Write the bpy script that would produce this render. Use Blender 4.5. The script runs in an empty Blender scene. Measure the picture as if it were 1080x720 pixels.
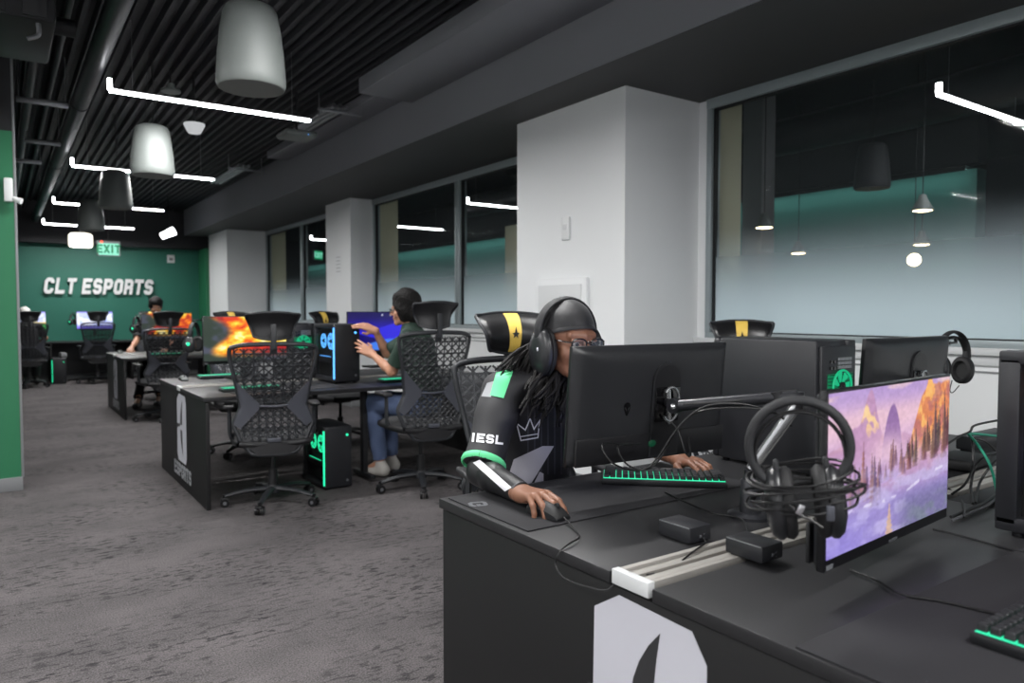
import bpy, bmesh, math, random
import numpy as np
from mathutils import Vector, Matrix, Euler, noise
from mathutils.bvhtree import BVHTree

random.seed(7)
rng = np.random.RandomState(7)
SC = bpy.context.scene
COL = SC.collection
R = math.radians
F_PX = 775.0
EYE = Vector((0, 0, 1.32))
YAW = R(34.87)
PITCH = R(2.365)
cF = Vector((math.sin(YAW) * math.cos(PITCH), math.cos(YAW) * math.cos(PITCH), -math.sin(PITCH)))
cR = Vector((math.cos(YAW), -math.sin(YAW), 0))
cU = cR.cross(cF)


def ray(px, py):
    return (cF + cR * ((px - 540) / F_PX) + cU * ((360 - py) / F_PX)).normalized()


def at_z(px, py, z):
    d = ray(px, py)
    return EYE + d * ((z - EYE.z) / d.z)


def at_X(px, py, X):
    d = ray(px, py)
    return EYE + d * (X / d.x)


def at_Y(px, py, Y):
    d = ray(px, py)
    return EYE + d * (Y / d.y)


# ---------------------------------------------------------------- materials
def lin(c):
    c = c / 255.0
    return c / 12.92 if c <= 0.04045 else ((c + 0.055) / 1.055) ** 2.4


def rgb(r, g, b):
    return (lin(r), lin(g), lin(b), 1.0)


MATS = {}


def mat(name, col, rough=0.5, metal=0.0, emit=None, es=0.0, spec=0.5, bump=0.0, bscale=80.0, var=0.0, coat=0.0, sheen=0.0, sss=0.0):
    if name in MATS:
        return MATS[name]
    m = bpy.data.materials.new(name)
    m.use_nodes = True
    nt = m.node_tree
    b = nt.nodes['Principled BSDF']
    c = rgb(*col)
    b.inputs['Base Color'].default_value = c
    b.inputs['Roughness'].default_value = rough
    b.inputs['Metallic'].default_value = metal
    b.inputs['Specular IOR Level'].default_value = spec
    if coat:
        b.inputs['Coat Weight'].default_value = coat
        b.inputs['Coat Roughness'].default_value = 0.15
    if sheen:
        b.inputs['Sheen Weight'].default_value = sheen
    if sss:
        b.inputs['Subsurface Weight'].default_value = sss
        b.inputs['Subsurface Radius'].default_value = (0.01, 0.004, 0.002)
        b.inputs['Subsurface Scale'].default_value = 0.6
    if emit:
        b.inputs['Emission Color'].default_value = rgb(*emit)
        b.inputs['Emission Strength'].default_value = es
    if bump or var:
        tc = nt.nodes.new('ShaderNodeTexCoord')
        nz = nt.nodes.new('ShaderNodeTexNoise')
        nz.inputs['Scale'].default_value = bscale
        nz.inputs['Detail'].default_value = 3
        nt.links.new(tc.outputs['Object'], nz.inputs['Vector'])
        if bump:
            bp = nt.nodes.new('ShaderNodeBump')
            bp.inputs['Strength'].default_value = bump
            bp.inputs['Distance'].default_value = 0.003
            nt.links.new(nz.outputs['Fac'], bp.inputs['Height'])
            nt.links.new(bp.outputs['Normal'], b.inputs['Normal'])
        if var:
            mx = nt.nodes.new('ShaderNodeMix')
            mx.data_type = 'RGBA'
            mx.inputs['A'].default_value = tuple(v * (1 - var) for v in c[:3]) + (1,)
            mx.inputs['B'].default_value = tuple(min(1, v * (1 + var)) for v in c[:3]) + (1,)
            nt.links.new(nz.outputs['Fac'], mx.inputs['Factor'])
            nt.links.new(mx.outputs['Result'], b.inputs['Base Color'])
    MATS[name] = m
    return m


def emitter(name, col, strength):
    if name in MATS:
        return MATS[name]
    m = bpy.data.materials.new(name)
    m.use_nodes = True
    nt = m.node_tree
    b = nt.nodes['Principled BSDF']
    c = rgb(*col)
    k = .8 if strength > 5 else .12
    b.inputs['Base Color'].default_value = (c[0] * k, c[1] * k, c[2] * k, 1)
    b.inputs['Emission Color'].default_value = c
    b.inputs['Emission Strength'].default_value = strength
    MATS[name] = m
    return m


def carpet():
    m = bpy.data.materials.new('carpet')
    m.use_nodes = True
    nt = m.node_tree
    N, L = nt.nodes, nt.links
    b = N['Principled BSDF']
    b.inputs['Roughness'].default_value = 0.95
    b.inputs['Specular IOR Level'].default_value = 0.1
    tc = N.new('ShaderNodeTexCoord')

    def noise_(scale, sx, sy, det, off=0.0, rough=0.6):
        mp = N.new('ShaderNodeMapping')
        mp.inputs['Scale'].default_value = (sx, sy, 1)
        mp.inputs['Location'].default_value = (off, off * 1.7, 0)
        nz = N.new('ShaderNodeTexNoise')
        nz.inputs['Scale'].default_value = scale
        nz.inputs['Detail'].default_value = det
        nz.inputs['Roughness'].default_value = rough
        L.new(tc.outputs['Object'], mp.inputs['Vector'])
        L.new(mp.outputs['Vector'], nz.inputs['Vector'])
        return nz.outputs['Fac']

    def ramp(src, p0, p1):
        r = N.new('ShaderNodeMapRange')
        r.inputs['From Min'].default_value = p0
        r.inputs['From Max'].default_value = p1
        L.new(src, r.inputs['Value'])
        return r.outputs['Result']

    def mul(a, c):
        x = N.new('ShaderNodeMath')
        x.operation = 'MULTIPLY'
        L.new(a, x.inputs[0])
        if isinstance(c, float):
            x.inputs[1].default_value = c
        else:
            L.new(c, x.inputs[1])
        return x.outputs[0]
    streak = ramp(noise_(1.0, 14, 38, 5, 3.1, 0.66), 0.52, 0.60)     # short streaks across the aisle
    patch = ramp(noise_(1.0, 1.5, 2.6, 3, 9.0), 0.36, 0.60)
    zone = mul(streak, patch)
    grain = noise_(150.0, 1, 1, 2)
    big = noise_(1.0, 1.7, 2.4, 3, 5.0)
    base = N.new('ShaderNodeMix')
    base.data_type = 'RGBA'
    base.inputs['A'].default_value = rgb(82, 79, 80)
    base.inputs['B'].default_value = rgb(95, 91, 92)
    L.new(ramp(big, 0.35, 0.65), base.inputs['Factor'])
    dk = N.new('ShaderNodeMix')
    dk.data_type = 'RGBA'
    dk.inputs['B'].default_value = rgb(43, 42, 44)
    L.new(base.outputs['Result'], dk.inputs['A'])
    L.new(mul(zone, 0.95), dk.inputs['Factor'])
    gm = N.new('ShaderNodeMix')
    gm.data_type = 'RGBA'
    gm.blend_type = 'MULTIPLY'
    gm.inputs['Factor'].default_value = 0.85
    gr = N.new('ShaderNodeMapRange')
    gr.inputs['From Min'].default_value = 0.3
    gr.inputs['From Max'].default_value = 0.7
    gr.inputs['To Min'].default_value = 0.45
    gr.inputs['To Max'].default_value = 1.55
    L.new(grain, gr.inputs['Value'])
    L.new(dk.outputs['Result'], gm.inputs['A'])
    L.new(gr.outputs['Result'], gm.inputs['B'])
    L.new(gm.outputs['Result'], b.inputs['Base Color'])
    bp = N.new('ShaderNodeBump')
    bp.inputs['Strength'].default_value = 0.5
    bp.inputs['Distance'].default_value = 0.004
    L.new(grain, bp.inputs['Height'])
    L.new(bp.outputs['Normal'], b.inputs['Normal'])
    return m


def glass_film():
    """window pane: clear above, frosted film below that thins out upwards"""
    m = bpy.data.materials.new('film_glass')
    m.use_nodes = True
    nt = m.node_tree
    N, L = nt.nodes, nt.links
    N.remove(N['Principled BSDF'])
    out = N['Material Output']
    geo = N.new('ShaderNodeNewGeometry')
    sep = N.new('ShaderNodeSeparateXYZ')
    L.new(geo.outputs['Position'], sep.inputs[0])
    mr = N.new('ShaderNodeMapRange')
    mr.interpolation_type = 'SMOOTHSTEP'
    mr.inputs['From Min'].default_value = 1.98
    mr.inputs['From Max'].default_value = 1.25
    mr.inputs['To Min'].default_value = 0.03
    mr.inputs['To Max'].default_value = 0.97
    L.new(sep.outputs['Z'], mr.inputs['Value'])
    tr = N.new('ShaderNodeBsdfTransparent')
    tr.inputs['Color'].default_value = (0.86, 0.9, 0.89, 1)
    gl = N.new('ShaderNodeBsdfGlossy')
    gl.inputs['Roughness'].default_value = 0.03
    gl.inputs['Color'].default_value = (1, 1, 1, 1)
    m1 = N.new('ShaderNodeMixShader')
    m1.inputs[0].default_value = 0.004
    L.new(tr.outputs[0], m1.inputs[1])
    L.new(gl.outputs[0], m1.inputs[2])
    df = N.new('ShaderNodeBsdfDiffuse')
    df.inputs['Color'].default_value = rgb(196, 214, 221)
    m2 = N.new('ShaderNodeMixShader')
    L.new(mr.outputs['Result'], m2.inputs[0])
    L.new(m1.outputs[0], m2.inputs[1])
    L.new(df.outputs[0], m2.inputs[2])
    L.new(m2.outputs[0], out.inputs['Surface'])
    MATS['film_glass'] = m
    return m


def see_through(name, col, opacity, rough=0.6):
    """woven mesh cloth or tinted pane: part of the light passes through"""
    m = bpy.data.materials.new(name)
    m.use_nodes = True
    nt = m.node_tree
    N, L = nt.nodes, nt.links
    b = N['Principled BSDF']
    b.inputs['Base Color'].default_value = rgb(*col)
    b.inputs['Roughness'].default_value = rough
    tr = N.new('ShaderNodeBsdfTransparent')
    mx = N.new('ShaderNodeMixShader')
    mx.inputs[0].default_value = opacity
    L.new(tr.outputs[0], mx.inputs[1])
    L.new(b.outputs[0], mx.inputs[2])
    L.new(mx.outputs[0], N['Material Output'].inputs['Surface'])
    MATS[name] = m
    return m


def screen_mat(strength, name):
    m = bpy.data.materials.new(name)
    m.use_nodes = True
    nt = m.node_tree
    b = nt.nodes['Principled BSDF']
    b.inputs['Base Color'].default_value = (0.01, 0.01, 0.01, 1)
    b.inputs['Roughness'].default_value = 0.35
    at = nt.nodes.new('ShaderNodeAttribute')
    at.attribute_name = 'Col'
    nt.links.new(at.outputs['Color'], b.inputs['Emission Color'])
    b.inputs['Emission Strength'].default_value = strength
    MATS[name] = m
    return m


# ---------------------------------------------------------------- mesh builder
def catmull(pts, n=6):
    pts = [Vector(p) for p in pts]
    if len(pts) < 3:
        return pts
    P = [pts[0] * 2 - pts[1]] + pts + [pts[-1] * 2 - pts[-2]]
    out = []
    for i in range(1, len(P) - 2):
        a, b, c, d = P[i - 1], P[i], P[i + 1], P[i + 2]
        for k in range(n):
            t = k / n
            out.append(0.5 * ((2 * b) + (c - a) * t + (2 * a - 5 * b + 4 * c - d) * t * t + (3 * b - a - 3 * c + d) * t ** 3))
    out.append(P[-2])
    return out


class MB:
    def __init__(self):
        self.bm = bmesh.new()

    def raw(self, verts, faces):
        vs = [self.bm.verts.new(v) for v in verts]
        for f in faces:
            try:
                self.bm.faces.new([vs[i] for i in f])
            except ValueError:
                pass
        return self

    def box(self, c, s, rot=None, bev=0.0, seg=2, taper=None):
        M = Matrix.Translation(Vector(c))
        if rot is not None:
            M = M @ (rot.to_4x4() if isinstance(rot, Matrix) else Euler(rot).to_matrix().to_4x4())
        tmp = bmesh.new()
        bmesh.ops.create_cube(tmp, size=1.0)
        for v in tmp.verts:
            if taper and v.co.z > 0:
                v.co.x *= taper[0]
                v.co.y *= taper[1]
            v.co = Vector((v.co.x * s[0], v.co.y * s[1], v.co.z * s[2]))
        if bev > 0:
            bmesh.ops.bevel(tmp, geom=list(tmp.edges), offset=bev, segments=seg, profile=0.5, affect='EDGES')
        self._merge(tmp, M)
        return self

    def _merge(self, tmp, M=None):
        tmp.verts.index_update()
        if M is None:
            M = Matrix()
        self.raw([M @ v.co for v in tmp.verts], [[v.index for v in f.verts] for f in tmp.faces])
        tmp.free()

    def b2(self, lo, hi, bev=0.0):
        lo, hi = Vector(lo), Vector(hi)
        return self.box((lo + hi) / 2, hi - lo, None, bev)

    def tube(self, pts, r, seg=8, n=0, cap=True, flat=1.0, up=None):
        if n:
            k = len(pts)
            rr = r if isinstance(r, (list, tuple)) else [r] * k
            pts2 = catmull(pts, n)
            m = len(pts2)
            r = [np.interp(i / (m - 1) * (k - 1), range(k), rr) for i in range(m)]
            pts = pts2
        else:
            pts = [Vector(p) for p in pts]
            r = r if isinstance(r, (list, tuple)) else [r] * len(pts)
        m = len(pts)
        t0 = (pts[1] - pts[0]).normalized()
        nrm = Vector(up) if up is not None else (Vector((0, 0, 1)) if abs(t0.z) < 0.9 else Vector((1, 0, 0)))
        nrm = (nrm - t0 * nrm.dot(t0)).normalized()
        verts, faces = [], []
        for i in range(m):
            t = (pts[min(i + 1, m - 1)] - pts[max(i - 1, 0)])
            t = t.normalized() if t.length > 1e-9 else t0
            nrm = (nrm - t * nrm.dot(t))
            nrm = nrm.normalized() if nrm.length > 1e-6 else t.orthogonal().normalized()
            bi = t.cross(nrm)
            for j in range(seg):
                a = 2 * math.pi * j / seg
                verts.append(pts[i] + (nrm * math.cos(a) * flat + bi * math.sin(a)) * r[i])
        for i in range(m - 1):
            for j in range(seg):
                j2 = (j + 1) % seg
                faces.append((i * seg + j, i * seg + j2, (i + 1) * seg + j2, (i + 1) * seg + j))
        if cap:
            faces.append(tuple(range(seg))[::-1])
            faces.append(tuple((m - 1) * seg + j for j in range(seg)))
        return self.raw(verts, faces)

    def cyl(self, p0, p1, r0, r1=None, seg=20):
        return self.tube([p0, p1], [r0, r0 if r1 is None else r1], seg)

    def lathe(self, prof, seg=32, M=None):
        M = M or Matrix()
        verts, faces = [], []
        for r, z in prof:
            for j in range(seg):
                a = 2 * math.pi * j / seg
                verts.append(M @ Vector((r * math.cos(a), r * math.sin(a), z)))
        for i in range(len(prof) - 1):
            for j in range(seg):
                j2 = (j + 1) % seg
                faces.append((i * seg + j, i * seg + j2, (i + 1) * seg + j2, (i + 1) * seg + j))
        if prof[0][0] > 1e-6:
            faces.append(tuple(range(seg))[::-1])
        if prof[-1][0] > 1e-6:
            faces.append(tuple((len(prof) - 1) * seg + j for j in range(seg)))
        return self.raw(verts, faces)

    def prism(self, poly, O, U, W, N, d0, d1):
        """polygon (u,v) in the plane O,U,W, extruded along N from d0 to d1"""
        O, U, W, N = Vector(O), Vector(U), Vector(W), Vector(N)
        n = len(poly)
        vs = [O + U * p[0] + W * p[1] + N * d0 for p in poly] + [O + U * p[0] + W * p[1] + N * d1 for p in poly]
        fs = [tuple(range(n))[::-1], tuple(range(n, 2 * n))] + [(i, (i + 1) % n, n + (i + 1) % n, n + i) for i in range(n)]
        return self.raw(vs, fs)

    def ell(self, c, r, rot=None, seg=20):
        tmp = bmesh.new()
        bmesh.ops.create_uvsphere(tmp, u_segments=seg, v_segments=max(8, seg // 2 + 2), radius=1.0)
        M = Matrix.Translation(Vector(c))
        if rot is not None:
            M = M @ (rot.to_4x4() if isinstance(rot, Matrix) else Euler(rot).to_matrix().to_4x4())
        M = M @ Matrix.Diagonal((r[0], r[1], r[2], 1))
        self._merge(tmp, M)
        return self

    def sheet(self, fn, nu, nv, thick=None):
        """grid of fn(u,v) for u,v in 0..1; thick: offset function or vector for a second skin"""
        A = [[Vector(fn(i / nu, j / nv)) for j in range(nv + 1)] for i in range(nu + 1)]
        verts, faces = [], []
        for i in range(nu + 1):
            for j in range(nv + 1):
                verts.append(A[i][j])
        w = nv + 1
        for i in range(nu):
            for j in range(nv):
                faces.append((i * w + j, (i + 1) * w + j, (i + 1) * w + j + 1, i * w + j + 1))
        if thick is not None:
            T = Vector(thick)
            o = len(verts)
            verts += [v + T for v in verts]
            faces += [tuple(o + k for k in f[::-1]) for f in faces]
            for i in range(nu):
                faces.append((i * w, o + i * w, o + (i + 1) * w, (i + 1) * w))
                faces.append((i * w + nv, (i + 1) * w + nv, o + (i + 1) * w + nv, o + i * w + nv))
            for j in range(nv):
                faces.append((j, j + 1, o + j + 1, o + j))
                faces.append((nu * w + j, o + nu * w + j, o + nu * w + j + 1, nu * w + j + 1))
        return self.raw(verts, faces)

    def build(self, name, material, parent=None, angle=40, loc=None):
        bmesh.ops.recalc_face_normals(self.bm, faces=self.bm.faces)
        me = bpy.data.meshes.new(name)
        self.bm.to_mesh(me)
        self.bm.free()
        me.materials.append(material if not isinstance(material, str) else MATS[material])
        if angle:
            me.polygons.foreach_set('use_smooth', [True] * len(me.polygons))
            me.set_sharp_from_angle(angle=R(angle))
        o = bpy.data.objects.new(name, me)
        COL.objects.link(o)
        if parent is not None:
            o.parent = parent
        if loc is not None:
            o.location = loc
        return o


def thing(name, label, cat, loc=(0, 0, 0), rz=0.0, group=None):
    o = bpy.data.objects.new(name, None)
    COL.objects.link(o)
    o.empty_display_size = 0.1
    o.location = loc
    o.rotation_euler = (0, 0, rz)
    o['label'] = label
    o['category'] = cat
    if group:
        o['group'] = group
    return o


def tag(o, label, cat, group=None):
    o['label'] = label
    o['category'] = cat
    if group:
        o['group'] = group
    return o


def struct(o):
    o['kind'] = 'structure'
    return o


def kids(o):
    return [c for c in bpy.data.objects if c.parent == o]


def dup(root, label, loc=None, rz=None, group=None):
    def rec(o, parent):
        c = o.copy()
        COL.objects.link(c)
        c.parent = parent
        for ch in kids(o):
            rec(ch, c)
        return c
    r = rec(root, None)
    r['label'] = label
    if group:
        r['group'] = group
    if loc is not None:
        r.location = loc
    if rz is not None:
        r.rotation_euler = (0, 0, rz)
    return r


# ---------------------------------------------------------------- lettering
def glyph(ch, W, t):
    l, r, b, tp, m, c = t / 2, W - t / 2, t / 2, 1 - t / 2, 0.5, 0.11
    G = {
        'C': [[(r, .66), (r, tp - c), (r - c, tp), (l + c, tp), (l, tp - c), (l, b + c), (l + c, b), (r - c, b), (r, b + c), (r, .34)]],
        'L': [[(l, 1), (l, b), (W, b)]],
        'T': [[(0, tp), (W, tp)], [(W / 2, 1), (W / 2, 0)]],
        'E': [[(W, tp), (l, tp), (l, b), (W, b)], [(l, m), (W * .88, m)]],
        'S': [[(r, .70), (r, tp - c), (r - c, tp), (l + c, tp), (l, tp - c), (l, m + c), (l + c, m), (r - c, m), (r, m - c), (r, b + c), (r - c, b), (l + c, b), (l, b + c), (l, .30)]],
        'P': [[(l, 0), (l, tp), (r - c, tp), (r, tp - c), (r, m - .06 + c), (r - c, m - .06), (l, m - .06)]],
        'O': [[(l + c, b), (l, b + c), (l, tp - c), (l + c, tp), (r - c, tp), (r, tp - c), (r, b + c), (r - c, b), (l + c, b)]],
        'R': [[(l, 0), (l, tp), (r - c, tp), (r, tp - c), (r, m - .04 + c), (r - c, m - .04), (l, m - .04)], [(r - .1, m - .02), (r, m - .14), (r, 0)]],
        'X': [[(l * .6, 0), (W - l * .6, 1)], [(l * .6, 1), (W - l * .6, 0)]],
        'I': [[(W / 2, 0), (W / 2, 1)]],
        'G': [[(r, .66), (r, tp - c), (r - c, tp), (l + c, tp), (l, tp - c), (l, b + c), (l + c, b), (r - c, b), (r, b + c), (r, m), (W * .55, m)]],
        'A': [[(l, 0), (l, tp - c), (l + c, tp), (r - c, tp), (r, tp - c), (r, 0)], [(l, .4), (r, .4)]],
        'N': [[(l, 0), (l, .95), (r, .05), (r, 1)]],
        'W': [[(l, 1), (l, b), (r, b), (r, 1)], [(W / 2, 0), (W / 2, .8)]],
    }
    return G[ch]


def stroke_polys(path, t):
    out = []
    closed = path[0] == path[-1]
    P = [Vector((p[0], p[1])) for p in path]
    n = len(P)
    L, Rr = [], []
    for i in range(n):
        if closed:
            a = P[(i - 1) % (n - 1)] if i > 0 else P[n - 2]
            d = P[(i + 1) % (n - 1)] if i < n - 1 else P[1]
        else:
            a, d = P[max(i - 1, 0)], P[min(i + 1, n - 1)]
        d1 = (P[i] - a)
        d2 = (d - P[i])
        if d1.length < 1e-9:
            d1 = d2
        if d2.length < 1e-9:
            d2 = d1
        d1.normalize()
        d2.normalize()
        n1, n2 = Vector((-d1.y, d1.x)), Vector((-d2.y, d2.x))
        mm = (n1 + n2)
        mm = mm / max(0.3, mm.length_squared) * 2 if mm.length > 1e-6 else n1
        mm = mm * (t / 2)
        L.append(P[i] + mm)
        Rr.append(P[i] - mm)
    for i in range(n - 1):
        out.append([tuple(L[i]), tuple(L[i + 1]), tuple(Rr[i + 1]), tuple(Rr[i])])
    return out


def text_polys(s, H, W=0.72, t=0.24, gap=0.14, shear=0.0, center=True, space=0.42):
    polys, x = [], 0.0
    for ch in s:
        if ch == ' ':
            x += space
            continue
        w = W * (0.5 if ch == 'I' else 1.0)
        for path in glyph(ch, w, t):
            for q in stroke_polys(path, t):
                polys.append([((x + p[0] + shear * p[1]) * H, p[1] * H) for p in q])
        x += w + gap
    tot = (x - gap) * H
    if center:
        polys = [[(p[0] - tot / 2, p[1]) for p in q] for q in polys]
    return polys, tot


def letter_mesh(polys, O, U, W, N, d0, d1):
    mb = MB()
    for i, q in enumerate(polys):
        e = 0.00002 * (i % 7)
        mb.prism(q, O, U, W, N, d0, d1 + e)
    return mb


# ---------------------------------------------------------------- signed-distance bodies
def cap(a, b, ra, rb, k=0.02):
    return ('cap', np.array(a, float), np.array(b, float), ra, rb, k)


def tcap(a, b, ra, rb, lat, s, k=0.03):
    l = np.array(lat, float)
    return ('tcap', np.array(a, float), np.array(b, float), ra, rb, k, l / np.linalg.norm(l), s)


def cone(a, b, ra, rb, k=0.02):
    """tapered tube cut square at b"""
    return ('cone', np.array(a, float), np.array(b, float), ra, rb, k)


def ellp(c, r, M, k=0.02, sub=False):
    return ('sub' if sub else 'ell', np.array(c, float), np.array(r, float), np.array(M, float), None, k)


def d_prim(pr, p):
    ty = pr[0]
    if ty in ('cap', 'tcap', 'cone'):
        a, b = pr[1], pr[2]
        ba = b - a
        pa = p - a
        if ty == 'tcap':
            l, s = pr[6], pr[7]
            pl = pa @ l
            bl = ba @ l
            L2 = (ba @ ba) - bl * bl * (1 - 1 / s ** 2)
            dot = (pa @ ba) - pl * bl * (1 - 1 / s ** 2)
            t = np.clip(dot / L2, 0, 1)
            q = pa - t[:, None] * ba
            ql = q @ l
            d2 = np.einsum('ij,ij->i', q, q) - ql * ql * (1 - 1 / s ** 2)
            return np.sqrt(np.maximum(d2, 0)) - (pr[3] + (pr[4] - pr[3]) * t)
        L2 = max(ba @ ba, 1e-12)
        t = np.clip((pa @ ba) / L2, 0, 1)
        q = pa - t[:, None] * ba
        d = np.sqrt(np.einsum('ij,ij->i', q, q)) - (pr[3] + (pr[4] - pr[3]) * t)
        if ty == 'cone':
            d = np.maximum(d, ((p - b) @ ba) / math.sqrt(L2))
        return d
    c, r, M = pr[1], pr[2], pr[3]
    q = (p - c) @ M          # columns of M are the local axes
    k0 = np.sqrt(np.sum((q / r) ** 2, 1))
    k1 = np.sqrt(np.sum((q / r ** 2) ** 2, 1)) + 1e-9
    return k0 * (k0 - 1) / k1


def sdf(prims, p, cuts=(), wr=None):
    d = None
    for pr in prims:
        e = d_prim(pr, p)
        k = pr[5]
        if pr[0] == 'sub':
            if d is None:
                continue
            h = np.clip(0.5 - 0.5 * (d + e) / k, 0, 1)
            d = d * (1 - h) + (-e) * h + k * h * (1 - h)
        elif d is None:
            d = e
        else:
            h = np.clip(0.5 + 0.5 * (d - e) / k, 0, 1)
            d = d * (1 - h) + e * h - k * h * (1 - h)
    if d is None:
        d = np.full(len(p), 1.0)
    for (c, n) in cuts:
        d = np.maximum(d, (p - np.array(c)) @ np.array(n))
    if wr is not None:
        d = d + wr(p)
    return d


def wrinkles(amp, f=40.0):
    def w(p):
        x, y, z = p[:, 0], p[:, 1], p[:, 2]
        s = np.sin(f * (z + 0.35 * x) + 2.2 * np.sin(11 * x + 3) + 2.0 * np.sin(9 * y))
        s2 = np.sin(f * 0.62 * (0.8 * x - 0.7 * z + y) + 2.5 * np.sin(13 * z + 1))
        return amp * (0.6 * s + 0.6 * s2)
    return w


def sdf_object(name, prims, material, parent, h=0.004, cuts=(), wr=None, world_off=(0, 0, 0)):
    n = 12
    lo = np.full(3, 1e9)
    hi = -lo
    for pr in prims:
        if pr[0] == 'sub':
            continue
        if pr[0] == 'ell':
            r = max(pr[2])
            lo = np.minimum(lo, pr[1] - r)
            hi = np.maximum(hi, pr[1] + r)
        else:
            s = pr[7] if pr[0] == 'tcap' else 1.0
            for q, r in ((pr[1], pr[3]), (pr[2], pr[4])):
                lo = np.minimum(lo, q - r * s)
                hi = np.maximum(hi, q + r * s)
    lo -= 0.02
    hi += 0.02
    nb = np.ceil((hi - lo) / (n * h)).astype(int)
    NG = nb * n + 4
    Rb = n * h * math.sqrt(3) / 2
    cx = [np.arange(nb[i]) for i in range(3)]
    B = np.stack(np.meshgrid(*cx, indexing='ij'), -1).reshape(-1, 3)
    C = lo + (B + 0.5) * n * h
    D = np.stack([d_prim(pr, C) for pr in prims], 1)
    tot = sdf(prims, C)
    km = max(pr[5] for pr in prims)
    act = np.where(np.abs(tot) < Rb * 1.25 + km + 0.004)[0] if not cuts else np.where(tot < Rb * 1.25 + km)[0]
    g = np.arange(n + 1)
    GI = np.stack(np.meshgrid(g, g, g, indexing='ij'), -1).reshape(-1, 3)
    edges = [((0, 0, 0), (1, 0, 0)), ((0, 1, 0), (1, 1, 0)), ((0, 0, 1), (1, 0, 1)), ((0, 1, 1), (1, 1, 1)),
             ((0, 0, 0), (0, 1, 0)), ((1, 0, 0), (1, 1, 0)), ((0, 0, 1), (0, 1, 1)), ((1, 0, 1), (1, 1, 1)),
             ((0, 0, 0), (0, 0, 1)), ((1, 0, 0), (1, 0, 1)), ((0, 1, 0), (0, 1, 1)), ((1, 1, 0), (1, 1, 1))]
    ids, pos, quads = [], [], []

    def gid(I):
        I = I + 1
        return (I[:, 0] * NG[1] + I[:, 1]) * NG[2] + I[:, 2]
    for bi in act:
        sel = [prims[j] for j in range(len(prims)) if D[bi, j] < max(tot[bi], 0) + 2.2 * Rb + 2 * km]
        base = B[bi] * n
        P = lo + (GI + base) * h
        f = sdf(sel, P, cuts, wr).reshape(n + 1, n + 1, n + 1)
        s = f < 0
        if s.all() or not s.any():
            continue
        cs = sum(s[i:n + i, j:n + j, k:n + k].astype(int) for i in (0, 1) for j in (0, 1) for k in (0, 1))
        cell = np.argwhere((cs > 0) & (cs < 8))
        acc = np.zeros((len(cell), 3))
        cnt = np.zeros(len(cell))
        for e0, e1 in edges:
            a = f[cell[:, 0] + e0[0], cell[:, 1] + e0[1], cell[:, 2] + e0[2]]
            b = f[cell[:, 0] + e1[0], cell[:, 1] + e1[1], cell[:, 2] + e1[2]]
            mk = (a < 0) != (b < 0)
            t = np.where(mk, a / np.where(mk, a - b, 1), 0)
            q = np.array(e0) + t[:, None] * (np.array(e1) - np.array(e0))
            acc[mk] += q[mk]
            cnt[mk] += 1
        pos.append(lo + (cell + base + acc / cnt[:, None]) * h)
        ids.append(gid(cell + base))
        for ax in range(3):
            sl0 = [slice(0, n)] * 3
            sl1 = [slice(0, n)] * 3
            sl1[ax] = slice(1, n + 1)
            s0, s1 = s[tuple(sl0)], s[tuple(sl1)]
            E = np.argwhere(s0 != s1)
            if not len(E):
                continue
            inside = s0[E[:, 0], E[:, 1], E[:, 2]]
            a1, a2 = (ax + 1) % 3, (ax + 2) % 3
            G = E + base
            o1 = np.zeros(3, int)
            o1[a1] = 1
            o2 = np.zeros(3, int)
            o2[a2] = 1
            q = np.stack([gid(G - o1 - o2), gid(G - o2), gid(G), gid(G - o1)], 1)
            q[~inside] = q[~inside][:, ::-1]
            quads.append(q)
    ids = np.concatenate(ids)
    pos = np.concatenate(pos)
    quads = np.concatenate(quads)
    order = np.argsort(ids)
    sid = ids[order]
    ix = np.clip(np.searchsorted(sid, quads), 0, len(sid) - 1)
    ok = (sid[ix] == quads).all(1)
    faces = ix[ok]
    verts = pos[order] - np.array(world_off)
    me = bpy.data.meshes.new(name)
    me.vertices.add(len(verts))
    me.vertices.foreach_set('co', verts.ravel())
    me.loops.add(len(faces) * 4)
    me.loops.foreach_set('vertex_index', faces.ravel().astype(np.int32))
    me.polygons.add(len(faces))
    me.polygons.foreach_set('loop_start', np.arange(0, len(faces) * 4, 4, dtype=np.int32))
    me.polygons.foreach_set('use_smooth', np.ones(len(faces), bool))
    me.update(calc_edges=True)
    me.validate()
    me.materials.append(material)
    o = bpy.data.objects.new(name, me)
    COL.objects.link(o)
    if parent is not None:
        o.parent = parent
    return o


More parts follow.
